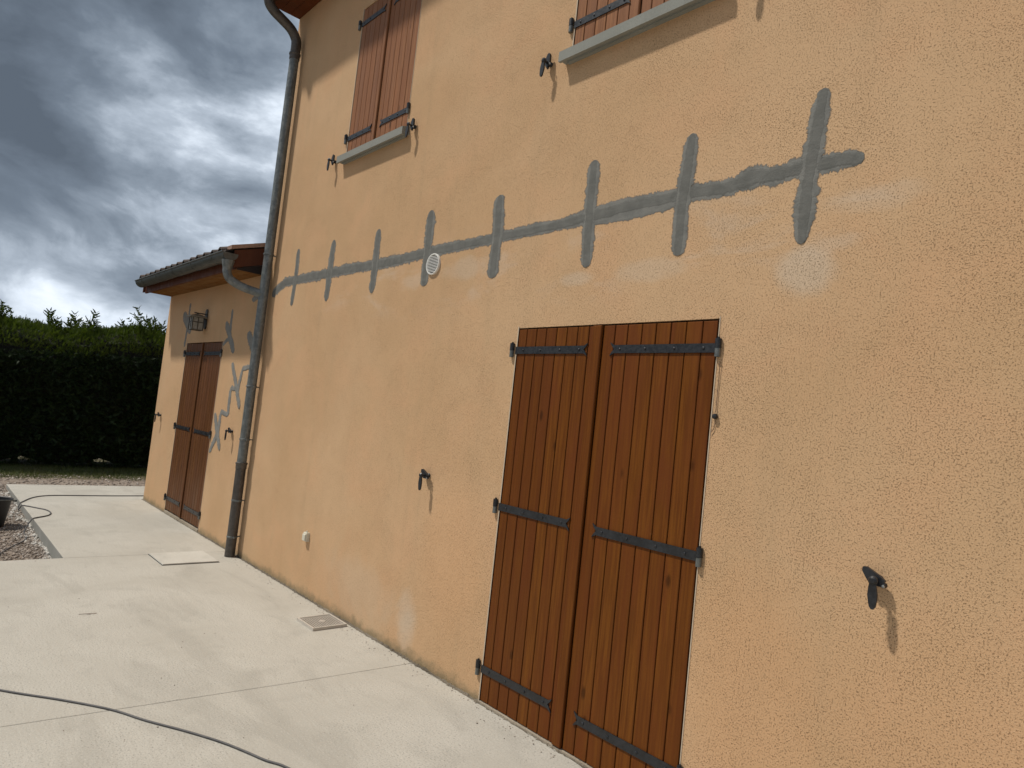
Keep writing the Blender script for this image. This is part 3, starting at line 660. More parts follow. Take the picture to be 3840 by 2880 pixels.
# roof: two visible courses of interlocking clay tiles at the eave, boarding behind
roof = MB(); roof.prism([(-0.34, 2.985), (-0.34, 3.01), (6.0, 3.01 + 6.34 * SL), (6.0, 2.985 + 6.34 * SL)], 0, -10.40, -6.962)
rf = roof.build('roof', M['tile'], wing)
def tile_mesh():
    prof = []; Wt = 0.243
    for k in range(9): a = math.pi * k / 8; prof.append((0.062 - 0.062 * math.cos(a), 0.050 * math.sin(a)))
    prof += [(0.150, 0.004), (0.200, -0.002), (Wt + 0.012, 0.002)]
    mb = MB(); n = len(prof); Lt = 0.40; v = []
    for (yy, t) in ((0, 0), (Lt, 0), (0, -0.016), (Lt, -0.016)):
        for (x, z) in prof: v.append((x, yy, z + t + yy * SL))
    f = []
    for i in range(n - 1):
        f += [(i, i + 1, n + i + 1, n + i), (2 * n + i, 3 * n + i, 3 * n + i + 1, 2 * n + i + 1), (i, 2 * n + i, 2 * n + i + 1, i + 1), (n + i, n + i + 1, 3 * n + i + 1, 3 * n + i)]
    f += [(0, n, 3 * n, 2 * n), (n - 1, 3 * n - 1, 4 * n - 1, 2 * n - 1)]
    mb.add(v, f); return mb
tm = tile_mesh().build('roof_tile', M['tile'], rf, smooth=True, origin=(0, 0, 0))
base = Vector((-10.40, -0.425, 3.045)); first = True
for row in range(2):
    for k in range(14):
        o = tm if first else tm.copy()
        if not first: COL.objects.link(o); o.parent = rf
        first = False
        w = base + Vector((k * 0.243, row * 0.345 + random.uniform(-.006, .006), row * (0.345 * SL + 0.014) + random.uniform(-.003, .003)))
        o.location = w - WL[rf.name]; o.rotation_euler = (0, random.uniform(-.01, .01), random.uniform(-.008, .008))
# verge tile over the gable end of the extension
mb = MB(); mb.prism([(-0.40, 3.048), (-0.40, 3.088), (-0.003, 3.088 + 0.397 * SL), (-0.003, 3.048 + 0.397 * SL)], 0, -7.03, -6.905)
mb.build('verge_tile', M['verge_tile'], rf)

# ---- eaves of the main house
for a, c in bd: MB().box(-6.962, 4.2, a, c, 5.660, 5.678).build('soffit_board', M['soffit_red'], main)
MB().box(-6.97, 4.25, -0.335, -0.3125, 5.640, 5.745).build('fascia_board', M['fascia'], main)
mb = MB(); mb.prism([(-0.42, 5.785), (-0.42, 5.83), (4.0, 5.83 + 4.42 * SL), (8.3, 5.83 + 0.12 * SL), (8.3, 5.785 + 0.12 * SL), (4.0, 5.785 + 4.42 * SL)], 0, -7.02, 4.35)
mb.build('roof', M['tile'], main)
MB().box(-6.962, 4.2, -0.31, 0.25, 5.70, 5.74).build('wall_plate', M['fascia'], main)

# ------------------------------------------------------------------ downpipe
PX_, PY_ = -6.765, -0.076
dp = thing('downpipe', (PX_, PY_, 0), 'tall weathered zinc downpipe with collars running down between house and extension', 'downpipe')
def bend(pts, r, n=6):
    """Catmull-Rom through pts"""
    P = [Vector(p) for p in pts]; P = [P[0] * 2 - P[1]] + P + [P[-1] * 2 - P[-2]]; out = []
    for i in range(1, len(P) - 2):
        for k in range(n):
            t = k / n; a, b_, c, d_ = P[i - 1:i + 3]
            out.append(0.5 * ((2 * b_) + (c - a) * t + (2 * a - 5 * b_ + 4 * c - d_) * t * t + (3 * b_ - a - 3 * c + d_) * t ** 3))
    out.append(P[-2]); return out
MB().tube([(PX_, PY_, z) for z in np.linspace(0.90, 5.22, 12)], 0.0465, 24).build('pipe', M['zinc'], dp, smooth=True)
MB().tube([(PX_, PY_, 0.004), (PX_, PY_, 0.5), (PX_, PY_, 0.915)], 0.049, 24).build('lower_pipe', M['castiron'], dp, smooth=True)
MB().tube(bend([(PX_, PY_, 5.14), (PX_, PY_, 5.27), (PX_, PY_ - 0.014, 5.33), (PX_, -0.150, 5.405), (PX_, -0.26, 5.463), (PX_, -0.345, 5.505), (PX_, -0.402, 5.57), (PX_, -0.408, 5.70)], 0.047), 0.050, 20).build('swan_neck', M['castiron'], dp, smooth=True)
pts = bend([(-6.93, -0.408, 2.930), (-6.93, -0.408, 2.86), (-6.93, -0.405, 2.81), (-6.915, -0.372, 2.745), (-6.88, -0.28, 2.695), (-6.83, -0.18, 2.665), (PX_, -0.085, 2.640)], 0.04)
MB().tube(pts, [0.062 - 0.020 * min(i / 8, 1) for i in range(len(pts))], 18).build('branch_pipe', M['zinc'], dp, smooth=True)
for z, big in ((5.158, 1), (3.05, 0), (1.698, 0), (1.165, 0), (0.923, 2), (0.556, 0), (0.196, 0)):
    mb = MB(); r = 0.052
    if big == 1:
        mb.lathe([(0.046, -0.05), (0.052, -0.046), (0.052, -0.006), (0.058, 0.0), (0.058, 0.016), (0.052, 0.022), (0.048, 0.026)], (PX_, PY_, z), 24, 0)
    elif big == 2:
        mb.lathe([(0.048, -0.055), (0.053, -0.05), (0.053, -0.01), (0.058, -0.004), (0.058, 0.008), (0.050, 0.013), (0.046, 0.013)], (PX_, PY_, z), 24, 0)
    else:
        mb.lathe([(0.0475, -0.010), (r, -0.008), (r + 0.002, 0.0), (r, 0.008), (0.0475, 0.010)], (PX_, PY_, z), 24, 1)
        mb.box(PX_ + 0.046, PX_ + 0.066, PY_ - 0.008, PY_ + 0.004, z - 0.009, z + 0.009, 1)   # clamp lugs
        mb.box(PX_ - 0.005, PX_ + 0.005, PY_ + 0.04, 0.004, z - 0.005, z + 0.005, 1)
    mb.build('collar', [M['castiron'] if big != 2 else M['castiron'], M['zinc']], dp, smooth=True)

# ------------------------------------------------------------------ shutter tiebacks
def tieback():
    t = thing('shutter_tieback', (0, 0, 0))
    mb = MB(); mb.lathe([(0.0, 0.0), (0.013, 0.0), (0.014, -0.006), (0.010, -0.012), (0.0075, -0.014)], (0, 0, 0), 14, 0, 'y')
    mb.cyl((0, 0.01, 0), (0, -0.060, 0), 0.0075, n=10)
    mb.build('stem', M['iron'], t, smooth=True, origin=(0, 0, 0))
    mb = MB()      # stop plate, tilted up to the left
    poly = [(0.020, -0.018), (0.026, 0.004), (0.004, 0.017), (-0.034, 0.033), (-0.045, 0.030), (-0.046, 0.018), (-0.030, -0.004), (-0.016, -0.020)]
    mb.prism([(p[0], p[1]) for p in poly][::-1], 1, -0.034, -0.020)
    mb.cyl((0.012, -0.024, -0.012), (0.030, -0.030, -0.010), 0.0075, n=10)
    mb.build('stop_plate', M['iron'], t, origin=(0, 0, 0))
    mb = MB(); mb.lathe([(0.0, -0.074), (0.008, -0.073), (0.0145, -0.066), (0.0145, -0.058), (0.008, -0.056)], (0, 0, 0), 14, 0, 'y')
    ring = [(0.009, -0.005), (0.0125, -0.028), (0.0145, -0.045), (0.0125, -0.064), (0.009, -0.082), (0.003, -0.090)]
    poly = [(a, z) for a, z in ring] + [(-a, z) for a, z in reversed(ring)]
    mb.prism(poly, 1, -0.068, -0.059)
    mb.build('lever', M['iron'], t, origin=(0, 0, 0))
    mb = MB(); mb.lathe([(0.0, -0.006), (0.004, -0.005), (0.0055, 0.0)], (0.024, -0.034, -0.014), 10, 0, 'y'); mb.build('screw', M['solder'], t, smooth=True, origin=(0, 0, 0))
    return t
def copy_thing(src):
    r = src.copy(); COL.objects.link(r)
    for c in src.children:
        k = c.copy(); COL.objects.link(k); k.parent = r
    return r
tb = tieback()
SPOTS = [(-3.675, 1.208, 0.08, 'black iron shutter tieback left of the large door shutters, near the outlet box'),
         (-0.880, 1.201, 0.12, 'black iron shutter tieback alone on the wall at the right, casting a long shadow'),
         (-5.662, 3.800, -0.05, 'black iron shutter tieback at the left end of the far window sill'),
         (-4.366, 3.786, 0.0, 'black iron shutter tieback at the right end of the far window sill'),
         (-2.905, 3.788, 0.0, 'black iron shutter tieback at the left end of the near window sill'),
         (-1.600, 3.788, 0.0, 'black iron shutter tieback past the right end of the near window sill, above the frame'),
         (-10.075, 1.205, 0.0, 'small black shutter tieback at the far left corner of the extension'),
         (-7.330, 1.205, 0.0, 'small black shutter tieback between the extension shutters and the downpipe')]
for i, (x, z, rot, lab) in enumerate(SPOTS):
    o = tb if i == 0 else copy_thing(tb)
    o.location = (x, -0.001, z); o.rotation_euler = (0, rot * 0.6, 0); o.scale = (1.1, 1.05, 1.1)
    tag(o, lab, 'tieback', 'shutter tiebacks on the facade')
    for c in o.children:
        if c.name.startswith('lever'): c.rotation_euler = (0, -rot * 0.5 + random.uniform(-.12, .12), 0)
        if c.name.startswith('stop_plate') and 1 < i < 6: c.rotation_euler = (0, 1.1, 0)

# ------------------------------------------------------------------ small wall fittings
vt = thing('vent_grille', (-3.905, 0, 2.667), 'round white plastic vent grille on the wall just under the repaired crack', 'vent')
VC = (-3.905, 0, 2.667)
MB().lathe([(0.076, 0.004), (0.077, -0.012), (0.075, -0.016), (0.069, -0.0165), (0.067, -0.014), (0.067, -0.004), (0.0, -0.004)], VC, 40, 0, 'y').build('rim', M['white'], vt, smooth=True)
MB().lathe([(0.0665, -0.0045), (0.0, -0.0045)], VC, 32, 0, 'y').build('duct_opening', M['hole'], vt)
for k in range(11):
    z = -0.055 + k * 0.0110; hw = math.sqrt(max(0.0665 ** 2 - z * z, 0)) - 0.0006
    if hw < 0.012: continue
    mb = MB(); mb.prism([(-0.0155, z - 0.0040), (-0.0155, z + 0.0010), (-0.0055, z + 0.0040), (-0.0055, z + 0.0010)], 0, -hw, hw)
    mb.v = [(x + VC[0], y + VC[1], zz + VC[2]) for x, y, zz in mb.v]; mb.build('slat', M['white'], vt)
ob = thing('outlet_box', (-5.30, 0, 0.445), 'small cream weatherproof socket box low on the wall right of the downpipe', 'socket')
mb = MB(); mb.plank(-5.334, -5.272, -0.030, 0.002, 0.443, 0.517, 0.004); mb.build('case', M['cream'], ob)
mb = MB(); mb.plank(-5.328, -5.278, -0.040, -0.0305, 0.450, 0.503, 0.003); mb.build('lid', M['cream'], ob)
mb = MB(); mb.cyl((-5.303, -0.014, 0.516), (-5.303, -0.014, 0.530), 0.008, n=10); mb.build('cable_gland', M['cream'], ob)

pc = thing('pull_cord', (-1.590, 0, 1.66), 'thin brown cord with a small black knob hanging beside the right door hinge', 'cord')
cp = bend([(-1.588, -0.010, 1.985), (-1.5885, -0.006, 1.92), (-1.589, -0.005, 1.85), (-1.5885, -0.006, 1.757)], 0)
mb = MB(); mb.tube(cp, 0.0016, 6); mb.tube(bend([(-1.589, -0.006, 1.724), (-1.589, -0.005, 1.70), (-1.593, -0.005, 1.682), (-1.601, -0.006, 1.671), (-1.606, -0.007, 1.668)], 0), 0.0016, 6); mb.build('cord', M['cord'], pc, smooth=True)
mb = MB(); mb.lathe([(0.0, -0.020), (0.004, -0.0195), (0.010, -0.018), (0.0125, -0.012), (0.0125, -0.004), (0.010, 0.001), (0, 0.001)], (-1.5885, 0, 1.739), 18, 0, 'y'); mb.build('knob', M['iron'], pc, smooth=True)
mb = MB(); mb.lathe([(0.0, -0.0225), (0.003, -0.022), (0.004, -0.019)], (-1.5885, 0, 1.739), 10, 0, 'y'); mb.build('screw', M['bolt'], pc, smooth=True)

# ------------------------------------------------------------------ wall lantern
ln = thing('wall_lantern', (-8.69, 0, 2.32), 'old box-shaped wall lantern with barred glass above the extension shutters', 'lantern')
x0, x1, y0, y1, z0, z1 = -8.765, -8.625, -0.180, -0.045, 2.325, 2.482
mb = MB(); mb.prism([(-8.720, 2.36), (-8.660, 2.36), (-8.650, 2.45), (-8.655, 2.585), (-8.675, 2.605), (-8.705, 2.605), (-8.725, 2.585), (-8.730, 2.45)], 1, -0.014, 0.001); mb.build('wall_plate', M['lamp_metal'], ln)
mb = MB(); mb.box(-8.698, -8.682, -0.150, -0.013, 2.534, 2.546); mb.cyl((-8.69, -0.112, 2.52), (-8.69, -0.112, 2.536), 0.012, n=10); mb.build('arm', M['lamp_metal'], ln)
mb = MB(); e = 0.032; yc = (y0 + y1) / 2; xc = -8.695
v = [(x0 - e, y0 - e, 2.484), (x1 + e, y0 - e, 2.484), (x1 + e, y1 + 0.025, 2.484), (x0 - e, y1 + 0.025, 2.484), (x0 - e, y0 - e, 2.494), (x1 + e, y0 - e, 2.494), (x1 + e, y1 + 0.025, 2.494), (x0 - e, y1 + 0.025, 2.494), (xc - .03, yc - .03, 2.524), (xc + .03, yc - .03, 2.524), (xc + .03, yc + .03, 2.524), (xc - .03, yc + .03, 2.524)]
mb.add(v, [(3, 2, 1, 0), (0, 1, 5, 4), (1, 2, 6, 5), (2, 3, 7, 6), (3, 0, 4, 7), (4, 5, 9, 8), (5, 6, 10, 9), (6, 7, 11, 10), (7, 4, 8, 11), (8, 9, 10, 11)]); mb.build('cap', M['lamp_roof'], ln)
MB().box(x0 + 0.008, x1 - 0.008, y0 + 0.008, y1 - 0.008, z0 + 0.012, z1).build('glass', M['lamp_glass'], ln)
mb = MB(); t = 0.009
for xx_ in (x0, x1 - t):
    for yy in (y0, y1 - t): mb.box(xx_, xx_ + t, yy, yy + t, z0, z1 + 0.001)
for zz in (z0 + 0.001, z0 + 0.095):
    for xx_ in (x0 + 0.001, x1 - t + 0.001): mb.box(xx_, xx_ + t - 0.002, y0 + t, y1 - t, zz, zz + t)
    for yy in (y0 + 0.001, y1 - t + 0.001): mb.box(x0 + t, x1 - t, yy, yy + t - 0.002, zz, zz + t)
for xx_ in (x0 + 0.002, x1 - t + 0.002): mb.box(xx_, xx_ + t - 0.004, yc - 0.004, yc + 0.004, z0 + 0.012, z1)
for yy in (y0 + 0.002, y1 - t + 0.002): mb.box(xc - 0.004, xc + 0.004, yy, yy + t - 0.004, z0 + 0.012, z1)
mb.build('frame', M['lamp_metal'], ln)

# ------------------------------------------------------------------ floor covers
hc = thing('inspection_cover', (-6.78, -0.5, 0), 'square cement-filled inspection cover set in the terrace beside the downpipe', 'manhole cover')
q = [(-7.010, -0.746), (-6.552, -0.742), (-6.550, -0.250), (-7.010, -0.252)]
def plate(q, z0, z1, ins):
    mb = MB(); cx = sum(p[0] for p in q) / 4; cy = sum(p[1] for p in q) / 4
    i_ = [(x + (cx - x) * ins, y + (cy - y) * ins) for x, y in q]
    mb.add([(x, y, z0) for x, y in q] + [(x, y, z1) for x, y in i_], [(0, 1, 5, 4), (1, 2, 6, 5), (2, 3, 7, 6), (3, 0, 4, 7), (4, 5, 6, 7)]); return mb
def grow(q, s):
    cx = sum(p[0] for p in q) / 4; cy = sum(p[1] for p in q) / 4; return [(cx + (x - cx) * s, cy + (y - cy) * s) for x, y in q]
mb = MB(); mb.add([(x, y, 0.0030) for x, y in grow(q, 1.028)], [(0, 1, 2, 3)]); mb.build('frame_gap', M['hole'], hc)
plate(q, 0.0035, 0.013, 0.012).build('lid', M['cover'], hc)

dg = thing('drain_grate', (-4.545, -0.18, 0), 'square beige plastic drain grate full of small holes by the wall foot', 'drain')
gx0, gx1, gy0, gy1 = -4.680, -4.415, -0.318, -0.050
MB().box(gx0 + .004, gx1 - .004, gy0 + .004, gy1 - .004, 0.001, 0.006).build('pit', M['hole'], dg)
mb = MB(); w = 0.014
mb.box(gx0, gx1, gy0, gy0 + w, 0.001, 0.021); mb.box(gx0, gx1, gy1 - w, gy1, 0.001, 0.021); mb.box(gx0, gx0 + w, gy0 + w, gy1 - w, 0.001, 0.021); mb.box(gx1 - w, gx1, gy0 + w, gy1 - w, 0.001, 0.021)
mb.build('rim', M['beige'], dg)
nb = 13
for k in range(1, nb):
    x = gx0 + w + (gx1 - gx0 - 2 * w) * k / nb; y = gy0 + w + (gy1 - gy0 - 2 * w) * k / nb
    MB().box(x - 0.0028, x + 0.0028, gy0 + w, gy1 - w, 0.0178, 0.0190).build('grate_bar', M['beige'], dg)
    MB().box(gx0 + w, gx1 - w, y - 0.0028, y + 0.0028, 0.0176, 0.0188).build('grate_bar', M['beige'], dg)
mb = MB(); cx, cy = (gx0 + gx1) / 2, (gy0 + gy1) / 2; mb.lathe([(0.0, 0.0205), (0.020, 0.0205), (0.022, 0.018)], (cx, cy, 0), 16); mb.build('boss', M['beige'], dg, smooth=True)

# ------------------------------------------------------------------ cables
ca = thing('cable', (-3.5, -1.6, 0), 'grey rubber cable lying across the terrace in the foreground', 'cable')
pts = [(-6.2, -3.6), (-5.4, -3.0), (-4.72, -2.55), (-4.18, -2.114), (-3.946, -1.9), (-3.722, -1.717), (-3.524, -1.604), (-3.332, -1.479), (-3.159, -1.379), (-3.017, -1.315), (-2.903, -1.269), (-2.81, -1.218), (-2.6, -1.16), (-2.3, -1.15), (-1.9, -1.25), (-1.4, -1.5), (-.9, -1.95)]
mb = MB(); mb.tube(bend([(x, y, 0.0054) for x, y in pts], 0), 0.0051, 12); mb.build('sheath', M['cable'], ca, smooth=True)
cb = thing('cable', (-9.9, -0.9, 0), 'dark looping cable at the far end of the terrace, dropping to the bucket', 'cable')
gl = lambda x: gz(x) + 0.012
pts = [(-10.75, 1.6, .007), (-10.70, 0.7, .007), (-10.665, .06, .007), (-10.646, -.398, .007), (-10.66, -.80, .007), (-10.655, -1.017, .007), (-10.58, -1.174, .007), (-10.42, -1.290, .007), (-10.15, -1.40, .008), (-10.02, -1.447, .002), (-9.97, -1.462, -.05), (-9.91, -1.460, -.05), (-9.86, -1.442, .003), (-9.80, -1.40, .008), (-9.731, -1.355, .007), (-9.637, -1.303, .007), (-9.544, -1.251, .007), (-9.431, -1.227, .007), (-9.30, -1.226, .007), (-9.175, -1.261, .007), (-9.10, -1.31, .007), (-9.02, -1.39, .008), (-8.96, -1.437, .006), (-8.93, -1.462, -.02), (-8.90, -1.485, -.06), (-8.82, -1.51, -.085), (-8.70, -1.532, gl(-8.7)), (-8.56, -1.537, gl(-8.56)), (-8.43, -1.54, gl(-8.43)), (-8.324, -1.564, gl(-8.3)), (-8.152, -1.645, gl(-8.15)), (-7.991, -1.726, gl(-8)), (-7.783, -1.808, gl(-7.8)), (-7.5, -1.93, gl(-7.5)), (-7.35, -2.2, gl(-7.3)), (-7.5, -2.7, gl(-7.5))]
mb = MB(); mb.tube(bend(pts, 0), 0.0065, 10); mb.build('sheath', M['cable'], cb, smooth=True)

TWIG = (-5.312, -1.537, 0)
tw = thing('twig', (-5.312, -1.537, 0), 'short dry twig lying on the concrete in front of the inspection cover', 'twig')
mb = MB(); mb.tube(bend([(TWIG[0] - .012, TWIG[1] - .055, .004), (TWIG[0], TWIG[1] - .02, .006), (TWIG[0] + .004, TWIG[1] + .02, .005), (TWIG[0] + .002, TWIG[1] + .05, .004)], 0), 0.0016, 6); mb.build('stem', M['cord'], tw, smooth=True)
mb = MB(); mb.tube([(TWIG[0] + .002, TWIG[1] - .01, .005), (TWIG[0] + .018, TWIG[1] + .012, .005)], 0.0011, 6); mb.build('side_shoot', M['cord'], tw, smooth=True)

# ------------------------------------------------------------------ bucket
bx, by, bz = -9.12, -1.80, gz(-9.12) + 0.004
bk = thing('bucket', (bx, by, bz), 'black rubber builder\'s bucket standing on the gravel at the left edge', 'bucket')
MB().lathe([(0.0, 0.0), (0.125, 0.0), (0.132, 0.006), (0.168, 0.27), (0.170, 0.275), (0.182, 0.278), (0.184, 0.292), (0.176, 0.297), (0.166, 0.290), (0.128, 0.02), (0.0, 0.02)], (bx, by, bz), 32).build('body', M['rubber'], bk, smooth=True)
mb = MB(); mb.box(bx - .02, bx + .02, by + .176, by + .215, bz + .262, bz + .276); mb.box(bx - .02, bx + .02, by - .215, by - .176, bz + .262, bz + .276); mb.build('lug', M['rubber'], bk)
hp = [(bx + 0.19 * math.sin(a) * 0.95, by + 0.20 * math.cos(a), bz + 0.272 + 0.03 * math.sin(a)) for a in np.linspace(0, math.pi, 15)]
mb = MB(); mb.tube(hp, 0.0045, 8); mb.build('handle', M['pintle'], bk, smooth=True)

# ------------------------------------------------------------------ gravel, crumbs, grass
def stones(name, n, xr, yr, smin, smax, mat, zoff=0.0, seed=1, zf=None, dens=None):
    r = np.random.default_rng(seed)
    x = r.uniform(*xr, n); y = r.uniform(*yr, n)
    if dens is not None: x, y = dens(r, n)
    base_ = np.array([(1, 0, 0), (-1, 0, 0), (0, 1, 0), (0, -1, 0), (0, 0, 1), (0, 0, -1)], float)
    fc = np.array([(0, 2, 4), (2, 1, 4), (1, 3, 4), (3, 0, 4), (2, 0, 5), (1, 2, 5), (3, 1, 5), (0, 3, 5)])
    s = smin + (smax - smin) * r.random(n) ** 2.2
    sc = s[:, None] * r.uniform(0.6, 1.25, (n, 3)); sc[:, 2] *= 0.65
    V = base_[None] * sc[:, None, :] * r.uniform(0.75, 1.2, (n, 6, 1))
    V = V + r.normal(0, 0.22, (n, 6, 3)) * s[:, None, None]
    a = r.uniform(0, 6.28, n); ca_, sa = np.cos(a), np.sin(a)
    X = V[..., 0] * ca_[:, None] - V[..., 1] * sa[:, None]; Y = V[..., 0] * sa[:, None] + V[..., 1] * ca_[:, None]
    zg = np.array([(gz(q) if zf is None else zf) for q in x])
    V = np.stack([X + x[:, None], Y + y[:, None], V[..., 2] + (zg + zoff + s * 0.25)[:, None]], -1)
    F = (fc[None] + 6 * np.arange(n)[:, None, None]).reshape(-1, 3)
    return raw_mesh(name, V.reshape(-1, 3), F, mat, None, np.repeat(r.random(n), 6), loc=(float(np.mean(xr)), float(np.mean(yr)), -0.1))
def d_notch(r, n):
    x = -7.06 - 5.8 * r.random(n) ** 1.0; y = -1.455 - 2.6 * r.random(n) ** 1.8; return x, y
def d_far(r, n):
    x = -11.75 - 1.45 * r.random(n) ** 1.2; y = r.uniform(-4.5, 4.5, n); return x, y
tag(stones('gravel', 22000, (-12.8, -7.06), (-4, -1.45), 0.004, 0.021, M['stones'], seed=3, dens=d_notch), 'loose pinkish gravel in the strip beside the terrace edge', 'gravel', kind='stuff')
tag(stones('gravel', 5500, (-13.2, -11.75), (-4.5, 4.5), 0.006, 0.026, M['stones'], seed=4, dens=d_far), 'bare stony soil between the terrace end and the hedge', 'gravel', kind='stuff')
def d_cr(r, n):
    x = -7.06 - 4.2 * r.random(n); y = -1.437 - 0.10 * np.abs(r.normal(0, 1, n)) * (0.5 + 0.5 * np.sin(x * 5.0)); return x, y
tag(stones('cement_crumbs', 900, (-11.5, -7.1), (-1.6, -1.44), 0.006, 0.028, M['cement_crumbs'], seed=5, dens=d_cr), 'pale cement crumbs spilled along the foot of the slab edge', 'rubble', kind='stuff')
def d_grit(r, n):
    x = r.uniform(-7, -1.2, n); y = -0.03 - 0.07 * np.abs(r.normal(0, 1, n)); return x, y
tag(stones('grit', 700, (-7, -1.2), (-0.3, -0.03), 0.0015, 0.006, M['stones'], seed=6, zf=0.0, dens=d_grit), 'fine grit swept along the foot of the wall', 'grit', kind='stuff')
def d_bits(r, n): return r.uniform(-8, -1.5, n), r.uniform(-2.6, -0.1, n)
tag(stones('pebbles', 130, (-8, -1.5), (-2.6, -0.1), 0.0018, 0.006, M['stones'], seed=8, zf=0.0, dens=d_bits), 'scattered tiny pebbles on the concrete', 'pebbles', kind='stuff')
def grass(n, seed):
    r = np.random.default_rng(seed)
    x = -12.65 - 1.9 * r.random(n) ** 0.85; y = r.uniform(-6, 5.5, n)
    keep = (np.sin(x * 3.1 + y * 1.7) + np.sin(y * 4.3 - x) + 2.5 * (-12.9 - x)) > r.uniform(-1.6, 0.8, n)
    x, y = x[keep], y[keep]; n = len(x)
    h = r.uniform(0.02, 0.075, n); a = r.uniform(0, 6.28, n); w = r.uniform(0.003, 0.006, n); ln_ = r.normal(0, 0.5, (n, 2)) * h[:, None]
    z = np.array([gz(q) for q in x]); dx, dy = np.cos(a) * w, np.sin(a) * w
    V = np.stack([np.stack([x - dx, y - dy, z], -1), np.stack([x + dx, y + dy, z], -1), np.stack([x + ln_[:, 0], y + ln_[:, 1], z + h], -1)], 1)
    return raw_mesh('grass', V.reshape(-1, 3), np.arange(3 * n).reshape(-1, 3), M['grass'], None, np.repeat(r.random(n), 3), loc=(-13.5, 0, -0.05))
tag(grass(34000, 9), 'rough grass strip at the foot of the hedge', 'grass', kind='stuff')

# ------------------------------------------------------------------ hedge
hg = thing('hedge', (-14.4, 0, -0.05), 'tall dense dark green cypress hedge with loose shoots on top behind the terrace end', 'hedge')
XF = -14.35; TOPZ = lambda y: 2.39 + 0.085 * (y + 1.2)
def hedge_pt(r, n, y):
    """points and outward normals on the clipped profile: upright face, rounded shoulder, top"""
    u = r.random(n); P = np.zeros((n, 3)); Nn = np.zeros((n, 3)); tz_ = TOPZ(y)
    face = u < 0.62; sh = (u >= 0.62) & (u < 0.80); tp = u >= 0.80
    P[:, 1] = y
    zf = r.random(n) ** 0.9
    P[face, 0] = XF + 0.10 * (zf[face]); P[face, 2] = 0.0 + zf[face] * (tz_[face] - 0.43); Nn[face] = (1, 0, 0.08)
    a = r.random(n) * math.pi / 2
    P[sh, 0] = XF - 0.35 + 0.45 * np.cos(a[sh]); P[sh, 2] = tz_[sh] - 0.45 + 0.45 * np.sin(a[sh]); Nn[sh, 0] = np.cos(a[sh]); Nn[sh, 2] = np.sin(a[sh])
    P[tp, 0] = XF - 0.35 - r.random(n)[tp] * 0.85; P[tp, 2] = tz_[tp]; Nn[tp] = (0, 0, 1)
    P += Nn * (r.normal(0, 1, n) * np.where(face, 0.07, 0.035))[:, None]
    # clipped surface undulates
    P[:, 0] += 0.06 * np.sin(y * 2.3 + 1.0) * np.sin(P[:, 2] * 3.0 + y) ; P[:, 2] += np.where(face, 0, 0.07 * np.sin(y * 3.1) + 0.02 * np.sin(y * 7.7 + P[:, 0] * 4))
    return P, Nn, face
def sprays(P, D, L, r, leaflets=5, wid=0.35):
    """flat fern-like sprays: V (n, leaflets*2+1 tris)"""
    n = len(P); D = D / np.linalg.norm(D, axis=1, keepdims=True)
    R_ = r.normal(0, 1, (n, 3)); B = np.cross(D, R_); B /= np.linalg.norm(B, axis=1, keepdims=True)
    tris = []
    for k in range(leaflets):
        t0 = k / leaflets; t1 = t0 + 0.16
        for sgn in (-1, 1):
            ln_ = L * wid * (1 - 0.75 * t0) * r.uniform(0.7, 1.2, n)
            a = P + D * (L * t0)[:, None]; b_ = P + D * (L * t1)[:, None]
            c = P + D * (L * (t0 + 0.30))[:, None] + B * (sgn * ln_)[:, None]
            c[:, 2] -= ln_ * 0.15
            tris.append(np.stack([a, b_, c], 1))
    e = P + D * (L * 0.80)[:, None]; tris.append(np.stack([e + B * (L * 0.05)[:, None], e - B * (L * 0.05)[:, None], P + D * (L * 1.15)[:, None]], 1))
    T = np.stack(tris, 1)                    # n, k, 3, 3
    return T.reshape(-1, 3), T.shape[1] * 3
r = np.random.default_rng(21)
n = 40000; y = np.concatenate([r.uniform(-2.4, 2.0, 27000), r.uniform(-7, 6.5, n - 27000)])
P, Nn, face = hedge_pt(r, n, y)
D = Nn * 0.75 + r.normal(0, 0.55, (n, 3)); D[:, 2] += np.where(face, -0.05, 0.8); D[:, 1] += np.where(face, r.normal(0, 0.5, n), 0)
L = r.uniform(0.05, 0.12, n)
low = P[:, 2] < 0.55
keep = ~(low & (r.random(n) < 0.0 + 0.2 * np.clip(np.sin(P[:, 1] * 5.1 + 0.6), 0, 1) ** 4))
fm = face & keep; tm_ = (~face) & keep
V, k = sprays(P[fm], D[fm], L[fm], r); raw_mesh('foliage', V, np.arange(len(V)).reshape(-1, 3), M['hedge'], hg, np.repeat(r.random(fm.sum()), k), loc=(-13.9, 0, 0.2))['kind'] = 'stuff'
V, k = sprays(P[tm_], D[tm_], L[tm_] * 0.8, r); raw_mesh('top_growth', V, np.arange(len(V)).reshape(-1, 3), M['hedge_top'], hg, np.repeat(r.random(tm_.sum()), k), loc=(-14.2, 0, 2.0))['kind'] = 'stuff'
